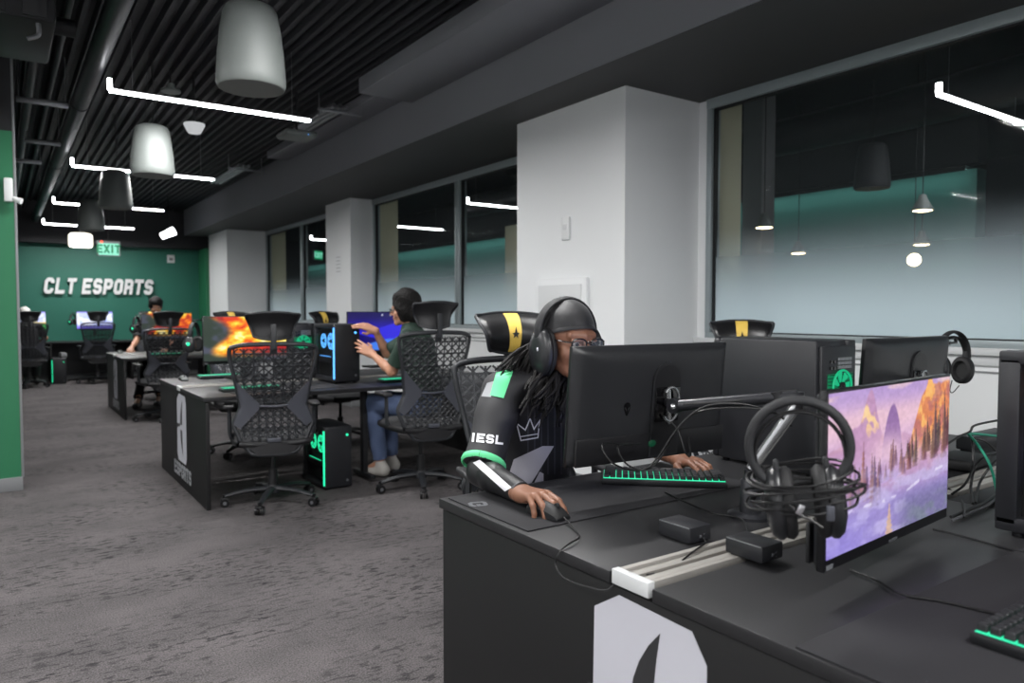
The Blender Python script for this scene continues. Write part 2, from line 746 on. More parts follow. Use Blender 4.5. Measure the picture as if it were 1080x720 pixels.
def head_prims(c, fwd, up, scale=1.0, ears=True):
    f = Vector(fwd).normalized()
    u = (Vector(up) - f * Vector(up).dot(f)).normalized()
    r = f.cross(u)
    M = Matrix((r, f, u)).transposed()
    Mn = np.array(M)
    c = Vector(c)

    def W(x, y, z):
        return c + (M @ Vector((x, y, z))) * scale
    s = scale
    P = [ellp(W(0, -.012, .035), np.array((.076, .096, .09)) * s, Mn, .02),
         ellp(W(0, .026, -.045), np.array((.058, .064, .072)) * s, Mn, .03),
         cap(W(-.048, -.002, -.055), W(-.014, .066, -.100), .018 * s, .018 * s, .02),
         cap(W(.048, -.002, -.055), W(.014, .066, -.100), .018 * s, .018 * s, .02),
         cap(W(-.008, .076, -.102), W(.008, .076, -.102), .015 * s, .015 * s, .012),
         cap(W(-.04, .060, -.032), W(-.036, .058, -.036), .023 * s, .023 * s, .02),
         cap(W(.04, .060, -.032), W(.036, .058, -.036), .023 * s, .023 * s, .02),
         cap(W(-.04, .072, .024), W(0, .084, .022), .012 * s, .012 * s, .014),
         cap(W(.04, .072, .024), W(0, .084, .022), .012 * s, .012 * s, .014),
         ('sub', np.array(W(-.032, .104, .002)), np.array((.019, .019, .014)) * s, Mn, None, .012),
         ('sub', np.array(W(.032, .104, .002)), np.array((.019, .019, .014)) * s, Mn, None, .012),
         cap(W(.018, .090, .011), W(.044, .084, .009), .0055 * s, .0055 * s, .004),
         cap(W(-.018, .090, .011), W(-.044, .084, .009), .0055 * s, .0055 * s, .004),
         cap(W(0, .086, .012), W(0, .110, -.026), .007 * s, .0115 * s, .008),
         cap(W(-.012, .098, -.033), W(.012, .098, -.033), .0085 * s, .0085 * s, .006),
         cap(W(-.019, .085, -.060), W(.019, .085, -.060), .0075 * s, .0075 * s, .006),
         cap(W(-.010, .091, -.058), W(.010, .091, -.058), .0075 * s, .0075 * s, .005),
         cap(W(-.013, .087, -.0735), W(.013, .087, -.0735), .0085 * s, .0085 * s, .004)]
    if ears:
        for sx in (-1, 1):
            P.append(ellp(W(sx * .079, -.008, -.008), np.array((.010, .019, .031)) * s, Mn, .006))
    return P, W, M


def hand_prims(wr, fwd, up, thumb_side, curls, spread, thumb, scale=1.0, palm_k=.012):
    """curls: per finger (index..little) three bend angles in degrees; spread: sideways angles; thumb: list of local points"""
    f = Vector(fwd).normalized()
    u = (Vector(up) - f * Vector(up).dot(f)).normalized()
    x = f.cross(u) * (1 if thumb_side > 0 else -1)
    w = Vector(wr)
    tips = []

    def W(p):
        return w + (x * p[0] + f * p[1] + u * p[2]) * scale
    P = [cap(W((-.012, -.01, 0)), W((.012, -.01, 0)), .021 * scale, .021 * scale, .015)]
    KX = [.030, .009, -.012, -.031]
    KY = [.088, .092, .087, .077]
    LEN = [(.043, .026, .021), (.047, .030, .022), (.043, .028, .021), (.034, .021, .019)]
    RAD = [.0098, .0100, .0094, .0084]
    for i in range(4):
        P.append(cap(W((KX[i] * .55, .012, -.001)), W((KX[i], KY[i] - .004, -.001)), .0175 * scale, .0125 * scale, palm_k))
    P.append(cap(W((.018, .015, -.008)), W((.030, .042, -.012)), .018 * scale, .015 * scale, .012))
    P.append(cap(W((-.018, .015, -.008)), W((-.026, .055, -.008)), .017 * scale, .013 * scale, .012))
    nails = []
    for i in range(4):
        p = Vector((KX[i], KY[i], 0))
        ang = 0
        sp = R(spread[i])
        for j in range(3):
            ang += R(curls[i][j])
            d = Vector((math.sin(sp) * math.cos(ang), math.cos(sp) * math.cos(ang), -math.sin(ang)))
            q = p + d * LEN[i][j]
            r0 = RAD[i] * (1.08 - .10 * j)
            r1 = RAD[i] * (1.02 - .13 * j)
            P.append(cap(W(p), W(q), r0 * scale, r1 * scale, .0035))
            p = q
        dn = Vector((math.sin(sp) * math.sin(ang), math.cos(sp) * math.sin(ang), math.cos(ang)))
        nails.append((W(p - d * .004 + dn * (r1 * .72)), (x * d.x + f * d.y + u * d.z), (x * dn.x + f * dn.y + u * dn.z), r1 * scale))
    for a, b, ra, rb in thumb:
        P.append(cap(W(a), W(b), ra * scale, rb * scale, .006))
    return P, nails
# ================================================================ materials
mat('wall_paint', (226, 228, 229), .6, bump=.05, bscale=300)
mat('green_paint', (36, 104, 88), .55, bump=.04, bscale=300)
mat('green_gloss', (34, 108, 72), .5)
mat('black_paint', (34, 35, 38), .7)
mat('deck_metal', (30, 30, 35), .6, metal=.0, var=.25, bscale=3, spec=.3)
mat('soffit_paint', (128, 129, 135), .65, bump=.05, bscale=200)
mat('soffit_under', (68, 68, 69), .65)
mat('duct_metal', (36, 37, 40), .5, metal=.3, var=.15, bscale=4)
mat('pipe_black', (28, 29, 32), .45, metal=.2)
mat('galvanised', (150, 152, 155), .4, metal=.8, var=.15, bscale=12)
mat('frame_alu', (150, 160, 163), .4, metal=.25)
mat('gasket', (18, 20, 22), .6)
mat('beige', (205, 200, 172), .7)
mat('sill_white', (205, 207, 208), .45)
mat('vinyl_base', (120, 122, 124), .6)
mat('white_plastic', (222, 224, 224), .4)
mat('speaker_white', (106, 111, 109), .5)
mat('speaker_grille', (112, 114, 112), .7, bump=.3, bscale=900)
mat('far_wall_teal', (84, 128, 124), .7)
mat('dark_far', (46, 46, 48), .8)
mat('desk_top', (35, 35, 37), .45, spec=.4, bump=.04, bscale=500, var=.06)
mat('desk_panel', (27, 27, 28), .55, spec=.3, bump=.04, bscale=500)
mat('desk_edge', (28, 28, 30), .5)
mat('desk_metal', (36, 37, 40), .45, metal=.3)
mat('rail_alu', (150, 147, 142), .45, metal=.25)
mat('decal_white', (196, 196, 205), .5)
mat('decal_grey', (150, 152, 156), .5)
mat('decal_dark', (44, 44, 46), .5)
mat('chair_plastic', (36, 38, 42), .5, bump=.05, bscale=400)
mat('chair_fin', (68, 70, 78), .42)
mat('chair_black', (22, 22, 25), .55)
mat('chair_fabric', (30, 31, 34), .9, bump=.2, bscale=700, sheen=.2)
see_through('chair_mesh', (100, 102, 106), .36, .9)
mat('leather', (20, 20, 22), .38, bump=.06, bscale=300)
mat('gold_cloth', (214, 180, 82), .6, bump=.1, bscale=500)
mat('caster', (20, 20, 22), .3)
mat('caster_hub', (120, 122, 126), .35, metal=.6)
mat('pc_case', (31, 32, 36), .42, bump=.03, bscale=400)
mat('pc_gloss', (10, 10, 12), .12, coat=.4)
mat('pc_inner', (14, 14, 16), .6)
see_through('pc_pane', (18, 20, 22), .30, .08)
mat('port_metal', (150, 152, 155), .4, metal=.7)
mat('monitor_shell', (34, 35, 38), .38, bump=.03, bscale=500)
mat('monitor_low', (22, 22, 25), .4)
mat('monitor_bezel', (16, 16, 19), .3)
mat('arm_metal', (46, 47, 51), .32, metal=.4)
mat('arm_silver', (190, 192, 195), .25, metal=.85)
mat('emblem_black', (6, 6, 8), .15, coat=.5)
mat('emblem_grey', (92, 94, 98), .4)
mat('mat_cloth', (24, 24, 28), .85, bump=.12, bscale=900)
mat('mat_cloth_grey', (54, 55, 59), .8, bump=.12, bscale=900)
mat('key_black', (30, 31, 34), .5)
mat('kb_body', (22, 23, 26), .45)
mat('cable_black', (18, 18, 20), .45)
mat('cable_green', (24, 130, 105), .5)
mat('cable_grey', (70, 70, 74), .5)
mat('usb_metal', (196, 196, 200), .3, metal=.9)
mat('headset_black', (30, 31, 34), .7, bump=.05, bscale=500)
mat('headset_gloss', (32, 33, 36), .35, coat=.15)
mat('ear_pad', (20, 20, 22), .65, bump=.1, bscale=400)
mat('skin_deep', (128, 88, 68), .5, sss=.02, var=.10, bscale=30)
mat('skin_light', (180, 132, 106), .5, sss=.08, var=.05, bscale=30)
mat('nail', (196, 140, 116), .3)
mat('lip_tone', (120, 66, 56), .45)
mat('eye_white', (150, 145, 140), .2)
mat('eye_dark', (20, 12, 10), .1)
mat('hair_black', (13, 11, 11), .72, bump=.4, bscale=260, spec=.3)
mat('durag', (24, 24, 27), .6, bump=.5, bscale=34, sheen=.1)
mat('jersey_black', (36, 36, 39), .62, bump=.15, bscale=500)
mat('jersey_green', (98, 214, 148), .6)
mat('jersey_grey', (198, 196, 204), .6)
mat('jersey_white', (232, 232, 236), .5)
mat('pinstripe', (66, 66, 72), .6)
mat('sleeve_black', (22, 22, 25), .45, bump=.1, bscale=300)
mat('pants_black', (20, 20, 24), .8)
mat('tee_green', (30, 52, 42), .85, bump=.15, bscale=500)
mat('denim', (92, 108, 142), .85, bump=.2, bscale=500, var=.25)
mat('shoe_white', (190, 186, 180), .6)
mat('shoe_black', (22, 22, 24), .5)
mat('cap_white', (216, 214, 210), .7)
mat('glasses_black', (12, 12, 14), .2)
see_through('lens', (200, 215, 220), .06, .02)
mat('silver', (200, 200, 205), .2, metal=1)
mat('paper', (226, 228, 230), .7)
mat('grey_plastic', (128, 130, 132), .5)
mat('bronze_dark', (30, 30, 32), .4)
BAR = emitter('led_bar', (252, 251, 250), 520.0)
BAR_SIDE = emitter('led_bar_side', (250, 250, 255), 13.0)
BAR_DIM = emitter('led_bar_far', (248, 250, 255), 60.0)
GLOW_G = emitter('glow_green', (40, 235, 165), 1.6)
GLOW_G2 = emitter('glow_green_soft', (20, 200, 140), .7)
GLOW_B = emitter('glow_blue', (90, 170, 255), 2.2)
GLOW_W = emitter('glow_white', (255, 250, 240), 18.0)
GLOW_WARM = emitter('glow_warm', (255, 226, 180), 14.0)
GLOW_KEY = emitter('glow_key', (60, 240, 180), 1.0)
GLOW_EXIT = emitter('glow_exit', (50, 240, 170), 1.8)
GLOW_EXIT_BG = emitter('glow_exit_back', (150, 245, 215), .85)
GLOW_RED = emitter('glow_red', (255, 70, 30), 4.0)
GLOW_Y = emitter('glow_yellow', (220, 230, 40), 2.0)
glass_film()

WX, CX, CX2 = 4.3, 3.55, 3.95        # window wall, column faces
SOFF, DECK = 2.862, 3.35
YB = 16.6

# ================================================================ room shell
o = MB().b2((-3.2, -4.2, -.12), (WX + .34, YB + .2, 0)).build('floor', carpet(), angle=0)
struct(o)

# corrugated deck ceiling, ribs along the room
mb = MB()
prof = []
x = -3.2
while x < WX + .3:
    prof += [(x, DECK), (x + .03, DECK), (x + .045, DECK + .045), (x + .08, DECK + .045)]
    x += .095
vs, fs = [], []
for yy in (-4.2, YB + .2):
    vs += [(px, yy, pz) for px, pz in prof]
n = len(prof)
for i in range(n - 1):
    fs.append((i, i + 1, n + i + 1, n + i))
vs += [(-3.2, -4.2, DECK + .12), (WX + .3, -4.2, DECK + .12), (WX + .3, YB + .2, DECK + .12), (-3.2, YB + .2, DECK + .12)]
fs.append((2 * n, 2 * n + 1, 2 * n + 2, 2 * n + 3))
mb.raw(vs, fs)
struct(mb.build('ceiling', MATS['deck_metal'], angle=20))

# window-side wall: piers with their columns, spandrel below and the head above the glass
WINS = [(-.9, 3.64, 1.5), (4.95, 9.52, 7.22), (10.44, 14.5, 12.46)]
mb = MB()
mb.b2((WX, -4.2, 0), (WX + .34, YB, 1.07))
mb.b2((WX, -4.2, 2.82), (WX + .09, YB, DECK + .1))
for y0, y1 in ((-4.2, -.9), (3.64, 4.95), (9.52, 10.44), (14.5, YB)):
    mb.b2((WX, y0, 1.07), (WX + .34, y1, 2.82))
struct(mb.build('wall_right', MATS['wall_paint'], angle=0))
for y0, y1, cx in ((3.735, 5.02, CX), (9.52, 10.44, CX2), (14.5, 15.95, CX)):
    c = MB().b2((cx, y0, 0), (WX, y1, SOFF)).build('wall_pier', MATS['wall_paint'], angle=0)
    struct(c)
    b = struct(MB().b2((cx - .012, y0 - .012, 0), (WX, y1 + .012, .1), .003).build('baseboard_pier', MATS['vinyl_base'], angle=30))
# beige outer face of the piers as seen through the glass
for y0, y1 in ((3.64, 4.95), (9.52, 10.44), (14.5, 15.9)):
    struct(MB().b2((WX + .06, y0 - .006, 1.0), (WX + .36, y1 + .006, 3.2)).build('wall_outer_pier', MATS['beige'], angle=0))

# soffit along the window wall with panel seams
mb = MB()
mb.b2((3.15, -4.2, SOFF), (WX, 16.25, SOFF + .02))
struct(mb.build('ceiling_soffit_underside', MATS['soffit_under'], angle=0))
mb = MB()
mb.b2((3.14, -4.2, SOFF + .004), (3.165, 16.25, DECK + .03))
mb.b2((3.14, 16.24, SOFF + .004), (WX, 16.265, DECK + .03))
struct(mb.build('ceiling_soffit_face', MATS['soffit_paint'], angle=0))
mb = MB()
mb.b2((2.62, 1.2, DECK - .13), (3.14, 6.1, DECK + .02), .006)
mb.b2((2.86, 6.1, DECK - .07), (3.14, 9.6, DECK + .02), .006)
struct(mb.build('ceiling_beam_casing', MATS['soffit_paint'], angle=30))

# end wall: green up to 2.6 m, black bulkhead above
struct(MB().b2((-3.2, YB, 0), (WX + .3, YB + .15, 2.60)).build('wall_back', MATS['green_paint'], angle=0))
struct(MB().b2((-3.2, YB - .30, 2.60), (WX + .3, YB + .15, DECK + .1)).build('wall_back_bulkhead', MATS['black_paint'], angle=0))
struct(MB().b2((3.48, 15.95, 0), (WX, YB, 2.60)).build('wall_back_return', MATS['green_gloss'], angle=0))
struct(MB().b2((-.6, YB - .012, 0), (3.48, YB, .1)).build('baseboard_back', MATS['vinyl_base'], angle=0))
# green stub wall at the left of the aisle
struct(MB().b2((-3.2, 6.48, .1), (.105, 6.66, 2.62)).build('wall_left', MATS['green_gloss'], angle=0))
struct(MB().b2((-3.2, 6.48, 2.62), (.105, 6.66, DECK + .03)).build('wall_left_upper', MATS['black_paint'], angle=0))
struct(MB().b2((-3.2, 6.468, 0), (.112, 6.672, .1), .003).build('baseboard_left', MATS['vinyl_base'], angle=30))
struct(MB().b2((.105, 6.476, .1), (.122, 6.664, DECK), .003).build('trim_corner', MATS['grey_plastic'], angle=30))
struct(MB().b2((-3.2, -4.2, 0), (-3.05, YB, DECK + .1)).build('wall_side', MATS['wall_paint'], angle=0))
struct(MB().b2((-3.2, -4.35, 0), (WX + .3, -4.2, DECK + .1)).build('wall_front', MATS['wall_paint'], angle=0))


# windows
for i, (y0, y1, ym) in enumerate(WINS):
    mb = MB()
    fw = .045
    zb, zt = 1.165, 2.79
    mb.b2((WX - .035, y0, zt), (WX + .07, y1, 2.86), .003)                      # head
    mb.b2((WX - .028, y0, 1.12), (WX + .07, y1, zb), .003)                      # bottom rail
    for a, b in ((y0, y0 + fw), (y1 - fw, y1), (ym - .055, ym - .012), (ym + .012, ym + .055)):
        mb.b2((WX - .03, a, zb), (WX + .07, b, zt), .003)
    mb.b2((WX - .012, ym - .014, zb), (WX + .05, ym + .014, zt))
    fr = mb.build('window_%d' % (i + 1), MATS['frame_alu'], angle=30)
    struct(fr)
    g = MB()
    for a, b in ((y0 + fw, ym - .055), (ym + .055, y1 - fw)):
        for lo, hi in (((a, zb), (a + .012, zt)), ((b - .012, zb), (b, zt)), ((a, zt - .012), (b, zt)), ((a, zb), (b, zb + .008))):
            g.b2((WX - .005, lo[0], lo[1]), (WX + .035, hi[0], hi[1]))
    g.build('gasket', MATS['gasket'], fr, angle=0)
    for a, b in ((y0 + fw, ym - .055), (ym + .055, y1 - fw)):
        MB().raw([(WX + .02, a, zb), (WX + .02, b, zb), (WX + .02, b, zt), (WX + .02, a, zt)], [(0, 1, 2, 3)]).build('pane', MATS['film_glass'], fr, angle=0)
# stool and apron under the windows
segs = [(-4.2, 3.735), (5.02, 9.52), (10.44, 14.5)]
mb = MB()
for a, b in segs:
    mb.b2((WX - .045, a, 1.085), (WX + .02, b, 1.125), .004)
    mb.b2((WX - .018, a, 1.03), (WX + .01, b, 1.085), .003)
struct(mb.build('trim_sill', MATS['sill_white'], angle=30))
mb = MB()
for a, b in segs:
    mb.b2((WX - .012, a, 0), (WX + .01, b, .1), .003)
struct(mb.build('baseboard_right', MATS['vinyl_base'], angle=30))
mb = MB()
for a, b in segs:
    mb.b2((WX - .006, a, .99), (WX + .01, b, 1.0))
    y = a + .9
    while y < b:
        mb.b2((WX - .006, y, .1), (WX + .01, y + .008, .99))
        y += 1.22
struct(mb.build('trim_panel_joint', MATS['grey_plastic'], angle=0))

# ================================================================ room beyond the glass
XF = 8.0
struct(MB().b2((WX + .34, -6, -.1), (12.5, 24, 0)).build('floor_beyond', MATS['dark_far'], angle=0))
struct(MB().b2((WX + .34, -6, 3.6), (12.5, 24, 3.7)).build('ceiling_beyond', MATS['black_paint'], angle=0))
struct(MB().b2((XF, 3.4, 0), (XF + .2, 23, 2.74)).build('wall_beyond', MATS['far_wall_teal'], angle=0))
struct(MB().b2((XF + .02, 3.4, 2.80), (XF + .2, 23, 3.6)).build('wall_beyond_upper', MATS['black_paint'], angle=0))
struct(MB().b2((12.3, -6, 0), (12.5, 24, 3.6)).build('wall_beyond_far', MATS['dark_far'], angle=0))
struct(MB().b2((WX + .34, 23.8, 0), (12.5, 24, 3.6)).build('wall_beyond_end', MATS['dark_far'], angle=0))
struct(MB().b2((WX + .34, -6.2, 0), (12.5, -6, 3.6)).build('wall_beyond_start', MATS['dark_far'], angle=0))
struct(MB().b2((6.0, 4.44, 0), (6.2, 4.66, 3.6)).build('wall_beyond_column', MATS['soffit_paint'], angle=0))
struct(MB().b2((6.9, 8.8, 0), (7.4, 10.1, 2.72)).build('wall_beyond_partition', MATS['beige'], angle=0))
cove = MB().b2((XF - .16, 3.45, 2.718), (XF - .12, 22.8, 2.728)).build('ceiling_cove_strip', emitter('cove', (190, 245, 238), 6.0), angle=0)
struct(cove)
struct(MB().b2((XF - .20, 3.42, 2.74), (XF + .2, 22.9, 2.752)).b2((XF - .20, 3.42, 2.70), (XF - .19, 22.9, 2.74)).build('trim_cove', MATS['black_paint'], angle=0))


def far_duct(pts, r, lab):
    o = MB().tube(pts, r, 14, n=5).build('round_duct', MATS['duct_metal'])
    tag(o, lab, 'duct')


far_duct([(6.8, -3, 3.2), (6.8, 2, 3.2), (7.2, 4.5, 3.25), (7.2, 12, 3.25)], .2, 'large dark round duct beyond the nearest window')
far_duct([(5.2, 7.5, 3.1), (6.5, 7.4, 3.15), (8, 7.4, 3.15)], .12, 'slim dark duct crossing the ceiling beyond the middle window')
far_duct([(5.6, -1, 3.3), (5.6, 6, 3.3), (5.6, 16, 3.3)], .05, 'thin dark pipe running along the ceiling beyond the glass')
far_duct([(9.5, -3, 3.0), (9.6, 1, 3.0), (10.5, 3.2, 3.1)], .22, 'bulky dark duct bending at the far side beyond the nearest window')


def rods(parent, name, items, r, m):
    for x_, y_, z0_, z1_ in items:
        MB().cyl((x_, y_, z0_), (x_, y_, z1_), r, seg=6).build(name, MATS[m], parent)


# ================================================================ fixtures
def light_bar(x0, x1, y, z, label, m=None, tick=-1, group=None):
    cx, L = (x0 + x1) / 2, (x1 - x0)
    t = thing('linear_light', label, 'light', (cx, y, z), 0, group)
    MB().b2((-L / 2, -.018, .012), (L / 2, .018, .022), .003).build('housing', MATS['white_plastic'], t)
    MB().b2((-L / 2, -.020, -.003), (L / 2, -.017, .012)).b2((-L / 2, .017, -.003), (L / 2, .020, .012)).b2((-L / 2, -.018, .001), (L / 2, .018, .012)).b2((-L / 2 - .002, -.020, -.003), (-L / 2 + .002, .020, .012)).b2((L / 2 - .002, -.020, -.003), (L / 2 + .002, .020, .012)).build('diffuser', BAR_SIDE, t, 0)
    MB().raw([(-L / 2 + .004, -.017, .0), (L / 2 - .004, -.017, .0), (L / 2 - .004, .017, .0), (-L / 2 + .004, .017, .0)], [(3, 2, 1, 0)]).build('lens_strip', m or BAR, t, 0)
    MB().b2((tick * L / 2 - .014, -.018, .012), (tick * L / 2 + .014, .018, .085), .003).build('lit_end_riser', BAR_SIDE, t)
    rods(t, 'hanger_wire', [(s * L, 0, .02, DECK - z) for s in (-.4, .4)], .0018, 'galvanised')
    return t


bar_names = {2.62: 'white linear ceiling light over the front desks, out of frame above',
             5.8: 'nearest long white linear ceiling light, beside the biggest hanging speaker',
             9.0: 'second white linear ceiling light, partly behind the second hanging speaker',
             12.2: 'third white linear ceiling light, partly behind the third hanging speaker',
             15.2: 'farthest linear ceiling light, thin and dim before the green wall'}
for y, lab in bar_names.items():
    light_bar(.66, 2.07, y, 2.835, lab, BAR)
for y in (-2.9, -.55, 2.0, 4.6):  # unseen fixtures added to fill the camera-facing surfaces with light
    light_bar(-2.3, -.9, y, 2.835, 'unseen linear ceiling light added for fill, left of and behind the camera', BAR, group='added ceiling lights outside the picture')
for y in (-2.9, -.55):  # bar row carried on out of view, added for lighting
    light_bar(.66, 2.07, y, 2.835, 'unseen linear ceiling light added for fill, left of and behind the camera', BAR, group='added ceiling lights outside the picture')
far_names = {2.6: 'white linear light seen high through the nearest window',
             9.0: 'white linear light seen through the right pane of the middle window',
             12.2: 'white linear light seen through the left pane of the middle window',
             15.4: 'white linear light seen lower and farther through the middle window'}
for y, lab in far_names.items():
    light_bar(5.5, 6.9, y, 2.85, lab, BAR_DIM)


def speaker(x, y, zb, label, h=.389, w=.160, mm='speaker_white', scale=1.0):
    t = thing('pendant_speaker', label, 'speaker', (x, y, zb))
    prof = [(w * .95, 0), (w, .02), (w * .995, .05), (w * .95, .16), (w * .88, .26), (w * .78, h - .035), (w * .70, h - .012), (w * .55, h)]
    MB().lathe(prof + [(0, h)], 40).build('shell', MATS[mm], t, 50)
    MB().lathe([(0, -.004), (w * .93, -.002), (w * .95, .004), (0, .004)], 40).build('grille', MATS['speaker_grille'], t, 50)
    mb = MB()
    mb.cyl((-.045, 0, h), (-.01, 0, DECK - zb), .002, seg=6)
    mb.cyl((.045, 0, h), (.01, 0, DECK - zb), .002, seg=6)
    mb.tube([(0, 0, h), (.02, .01, h + .2), (0, 0, DECK - zb)], .004, 6, n=5)
    mb.build('suspension_wire', MATS['cable_black'], t)
    return t


for y, lab in ((3.64, 'biggest and nearest white bell-shaped hanging speaker'),
               (6.40, 'second nearest white bell-shaped hanging speaker, in front of a light bar'),
               (8.64, 'third white bell-shaped hanging speaker along the aisle'),
               (11.12, 'fourth white bell-shaped hanging speaker along the aisle')):
    speaker(1.015, y, 2.384, lab)
speaker(6.35, 3.55, 2.40, 'dim bell-shaped hanging speaker seen through the nearest window', w=.15, mm='black_paint')
p = at_X(335, 269, 6.5)  # sign built beyond the glass to stand in for a mirrored reflection
t = thing('exit_sign', 'small green exit sign added in place of a reflection in the farthest window', 'sign', p, R(35))
MB().box((0, 0, 0), (.36, .05, .24), None, .01).build('sign_housing', MATS['grey_plastic'], t)
MB().b2((-.16, -.030, -.10), (.16, -.026, .10)).build('sign_face', emitter('exit_letter', (0, 150, 95), .8), t)
pl, tot = text_polys('EXIT', .13, W=.62, t=.2, gap=.12)
letter_mesh(pl, (0, -.031, -.065), (1, 0, 0), (0, 0, 1), (0, -1, 0), 0, .003).build('lettering', GLOW_EXIT_BG, t, 0)
MB().cyl((0, 0, .12), (0, 0, 3.6 - p.z), .01, seg=8).build('stem', MATS['pipe_black'], t)
# bright drum pendant near the end wall
t = thing('drum_pendant', 'glowing white drum pendant light just left of the exit sign', 'lamp', (1.02, 12.75, 2.28))
MB().lathe([(.145, 0), (.16, .02), (.16, .17), (.13, .20), (0, .20)], 36).build('lamp_shade', emitter('lampglow', (255, 250, 235), 1.6), t)
MB().lathe([(0, .0), (.14, .0), (.14, .01), (0, .01)], 30).build('diffuser', GLOW_W, t)
MB().cyl((0, 0, .2), (0, 0, DECK - 2.28), .006, seg=8).build('stem', MATS['cable_black'], t)

# cone pendants beyond the glass
for px, py, X, lab, gm in ((973, 222, 6.3, 'white cone pendant lamp hanging beyond the nearest window', 'GLOW_WARM'),
                           (806, 240, 5.8, 'small lit cone pendant at the left side of the nearest window', 'GLOW_W'),
                           (842, 267, 8.0 - .9, 'tiny lit cone pendant low in the nearest window', 'GLOW_W'),
                           (972, 258, 7.3, 'faint small cone pendant above the round glowing bulb', 'GLOW_W')):
    p = at_X(px, py, X)
    t = thing('cone_pendant', lab, 'lamp', p)
    s = .085
    MB().lathe([(s, 0), (s * .98, .01), (s * .45, .09), (s * .3, .13), (0, .135)], 24).build('lamp_shade', MATS['speaker_white'], t)
    MB().lathe([(0, -.010), (s * .5, -.008), (s * .85, -.001), (0, .0)], 20).build('bulb', GLOW_WARM, t)
    MB().cyl((0, 0, .13), (0, 0, 3.6 - p.z), .004, seg=6).build('cord', MATS['cable_black'], t)
p = at_X(964, 274, 7.0)
t = thing('globe_lamp', 'round warm glowing globe lamp beyond the nearest window', 'lamp', p)
MB().ell((0, 0, 0), (.06, .06, .06)).build('globe', GLOW_WARM, t)
MB().cyl((0, 0, .05), (0, 0, 3.6 - p.z), .004, seg=6).build('cord', MATS['cable_black'], t)

# ceiling services
t = thing('ceiling_pipe', 'long dark round pipe running under the ceiling left of the hanging speakers', 'pipe', (.58, 0, 3.02))
MB().tube([(0, -4, 0), (0, 3, 0), (0, 16.2, 0)], .065, 18).build('pipe_run', MATS['pipe_black'], t)
for y in (0.5, 3.9, 7, 10, 13):
    MB().tube([(0, y, 0), (0, y + .05, 0)], .071, 18).build('coupling', MATS['duct_metal'], t)
mb = MB().b2((-2.2, 7.0, 2.88), (-.25, 15.5, 3.28), .01)
for y in np.arange(7.6, 15.5, 1.2):
    mb.b2((-2.22, y, 2.86), (-.23, y + .03, 3.3), .004)
tag(mb.build('rectangular_duct', MATS['duct_metal'], angle=30), 'dark rectangular sheet metal duct at the left of the ceiling', 'duct')
tag(MB().tube([(-1.4, 5.0, 2.98), (-.3, 5.0, 2.96), (.40, 5.0, 2.95)], .05, 14).build('cross_pipe', MATS['duct_metal']),
    'short dark pipe crossing the upper left corner toward the long pipe', 'pipe')
for k, (xx, zz, rr, lab) in enumerate(((.24, 3.1, .035, 'thin dark pipe beside the long round ceiling pipe'), (-.02, 3.15, .03, 'thin dark conduit near the upper left corner'),
                                      (.40, 3.22, .022, 'thinnest dark conduit tucked against the ceiling at left'))):
    tag(MB().tube([(xx, -3, zz), (xx, 5, zz), (xx, 16.2, zz)], rr, 10).build('conduit', MATS['pipe_black']), lab, 'pipe')
# air handling unit at the upper left
t = thing('air_unit', 'dark boxy air unit hanging in the upper left corner', 'air unit', at_z(10, 12, 2.93))
MB().b2((-.85, -.25, -.10), (.20, .55, .26), .02).build('casing', MATS['duct_metal'], t)
MB().b2((-.15, -.262, -.085), (-.02, -.248, .24), .003).b2((.05, -.262, -.085), (.16, -.248, .24), .003).build('side_panel', MATS['pipe_black'], t)
MB().tube([(.12, -.2, -.09), (.12, -.2, -.16), (.07, -.2, -.19)], .012, 8, n=4).build('drain_hook', MATS['galvanised'], t)
rods(t, 'hanger_rod', [(a, b, .25, DECK - t.location.z) for a in (-.7, .1) for b in (-.2, .5)], .005, 'galvanised')
for k, (px, py, L) in enumerate(((45, 108, .35), (150 - 105, 150, .30), (28, 170, .28))):
    p = at_z(px, py, 2.97)
    t = thing('cable_tray', ['short metal strut hanging in the dark ceiling, upper left', 'second metal strut, lower in the dark left ceiling', 'metal strut closest to the green stub wall'][k], 'strut', p)
    MB().b2((-L / 2, -.02, -.02), (L / 2, .02, .02), .003).build('strut_bar', MATS['galvanised'], t)
    rods(t, 'hanger_rod', [(s * L * .45, 0, 0, DECK - p.z) for s in (-1, 1)], .005, 'galvanised')
# conduit racks beside the soffit
for k, (px, py, lab) in enumerate(((357, 117, 'metal conduit rack beside the soffit, nearest of two'), (257, 178, 'metal conduit rack beside the soffit, farther of two'))):
    X = 2.68
    p = at_X(px, py, X)
    p.z = min(p.z, DECK - .12)
    t = thing('conduit_rack', lab, 'conduit rack', p)
    MB().b2((-.20, -.02, -.02), (.24, .02, .0), .002).build('strut_bar', MATS['galvanised'], t)
    for s in (-.08, -.02, .04):
        MB().tube([(s, -.1, .022), (s, .6, .022), (s + .02, 1.5, .03)], .02, 10).build('conduit', MATS['galvanised'], t)
    rods(t, 'hanger_rod', [(s, 0, -.07, DECK - p.z) for s in (-.19, .23)], .005, 'galvanised')
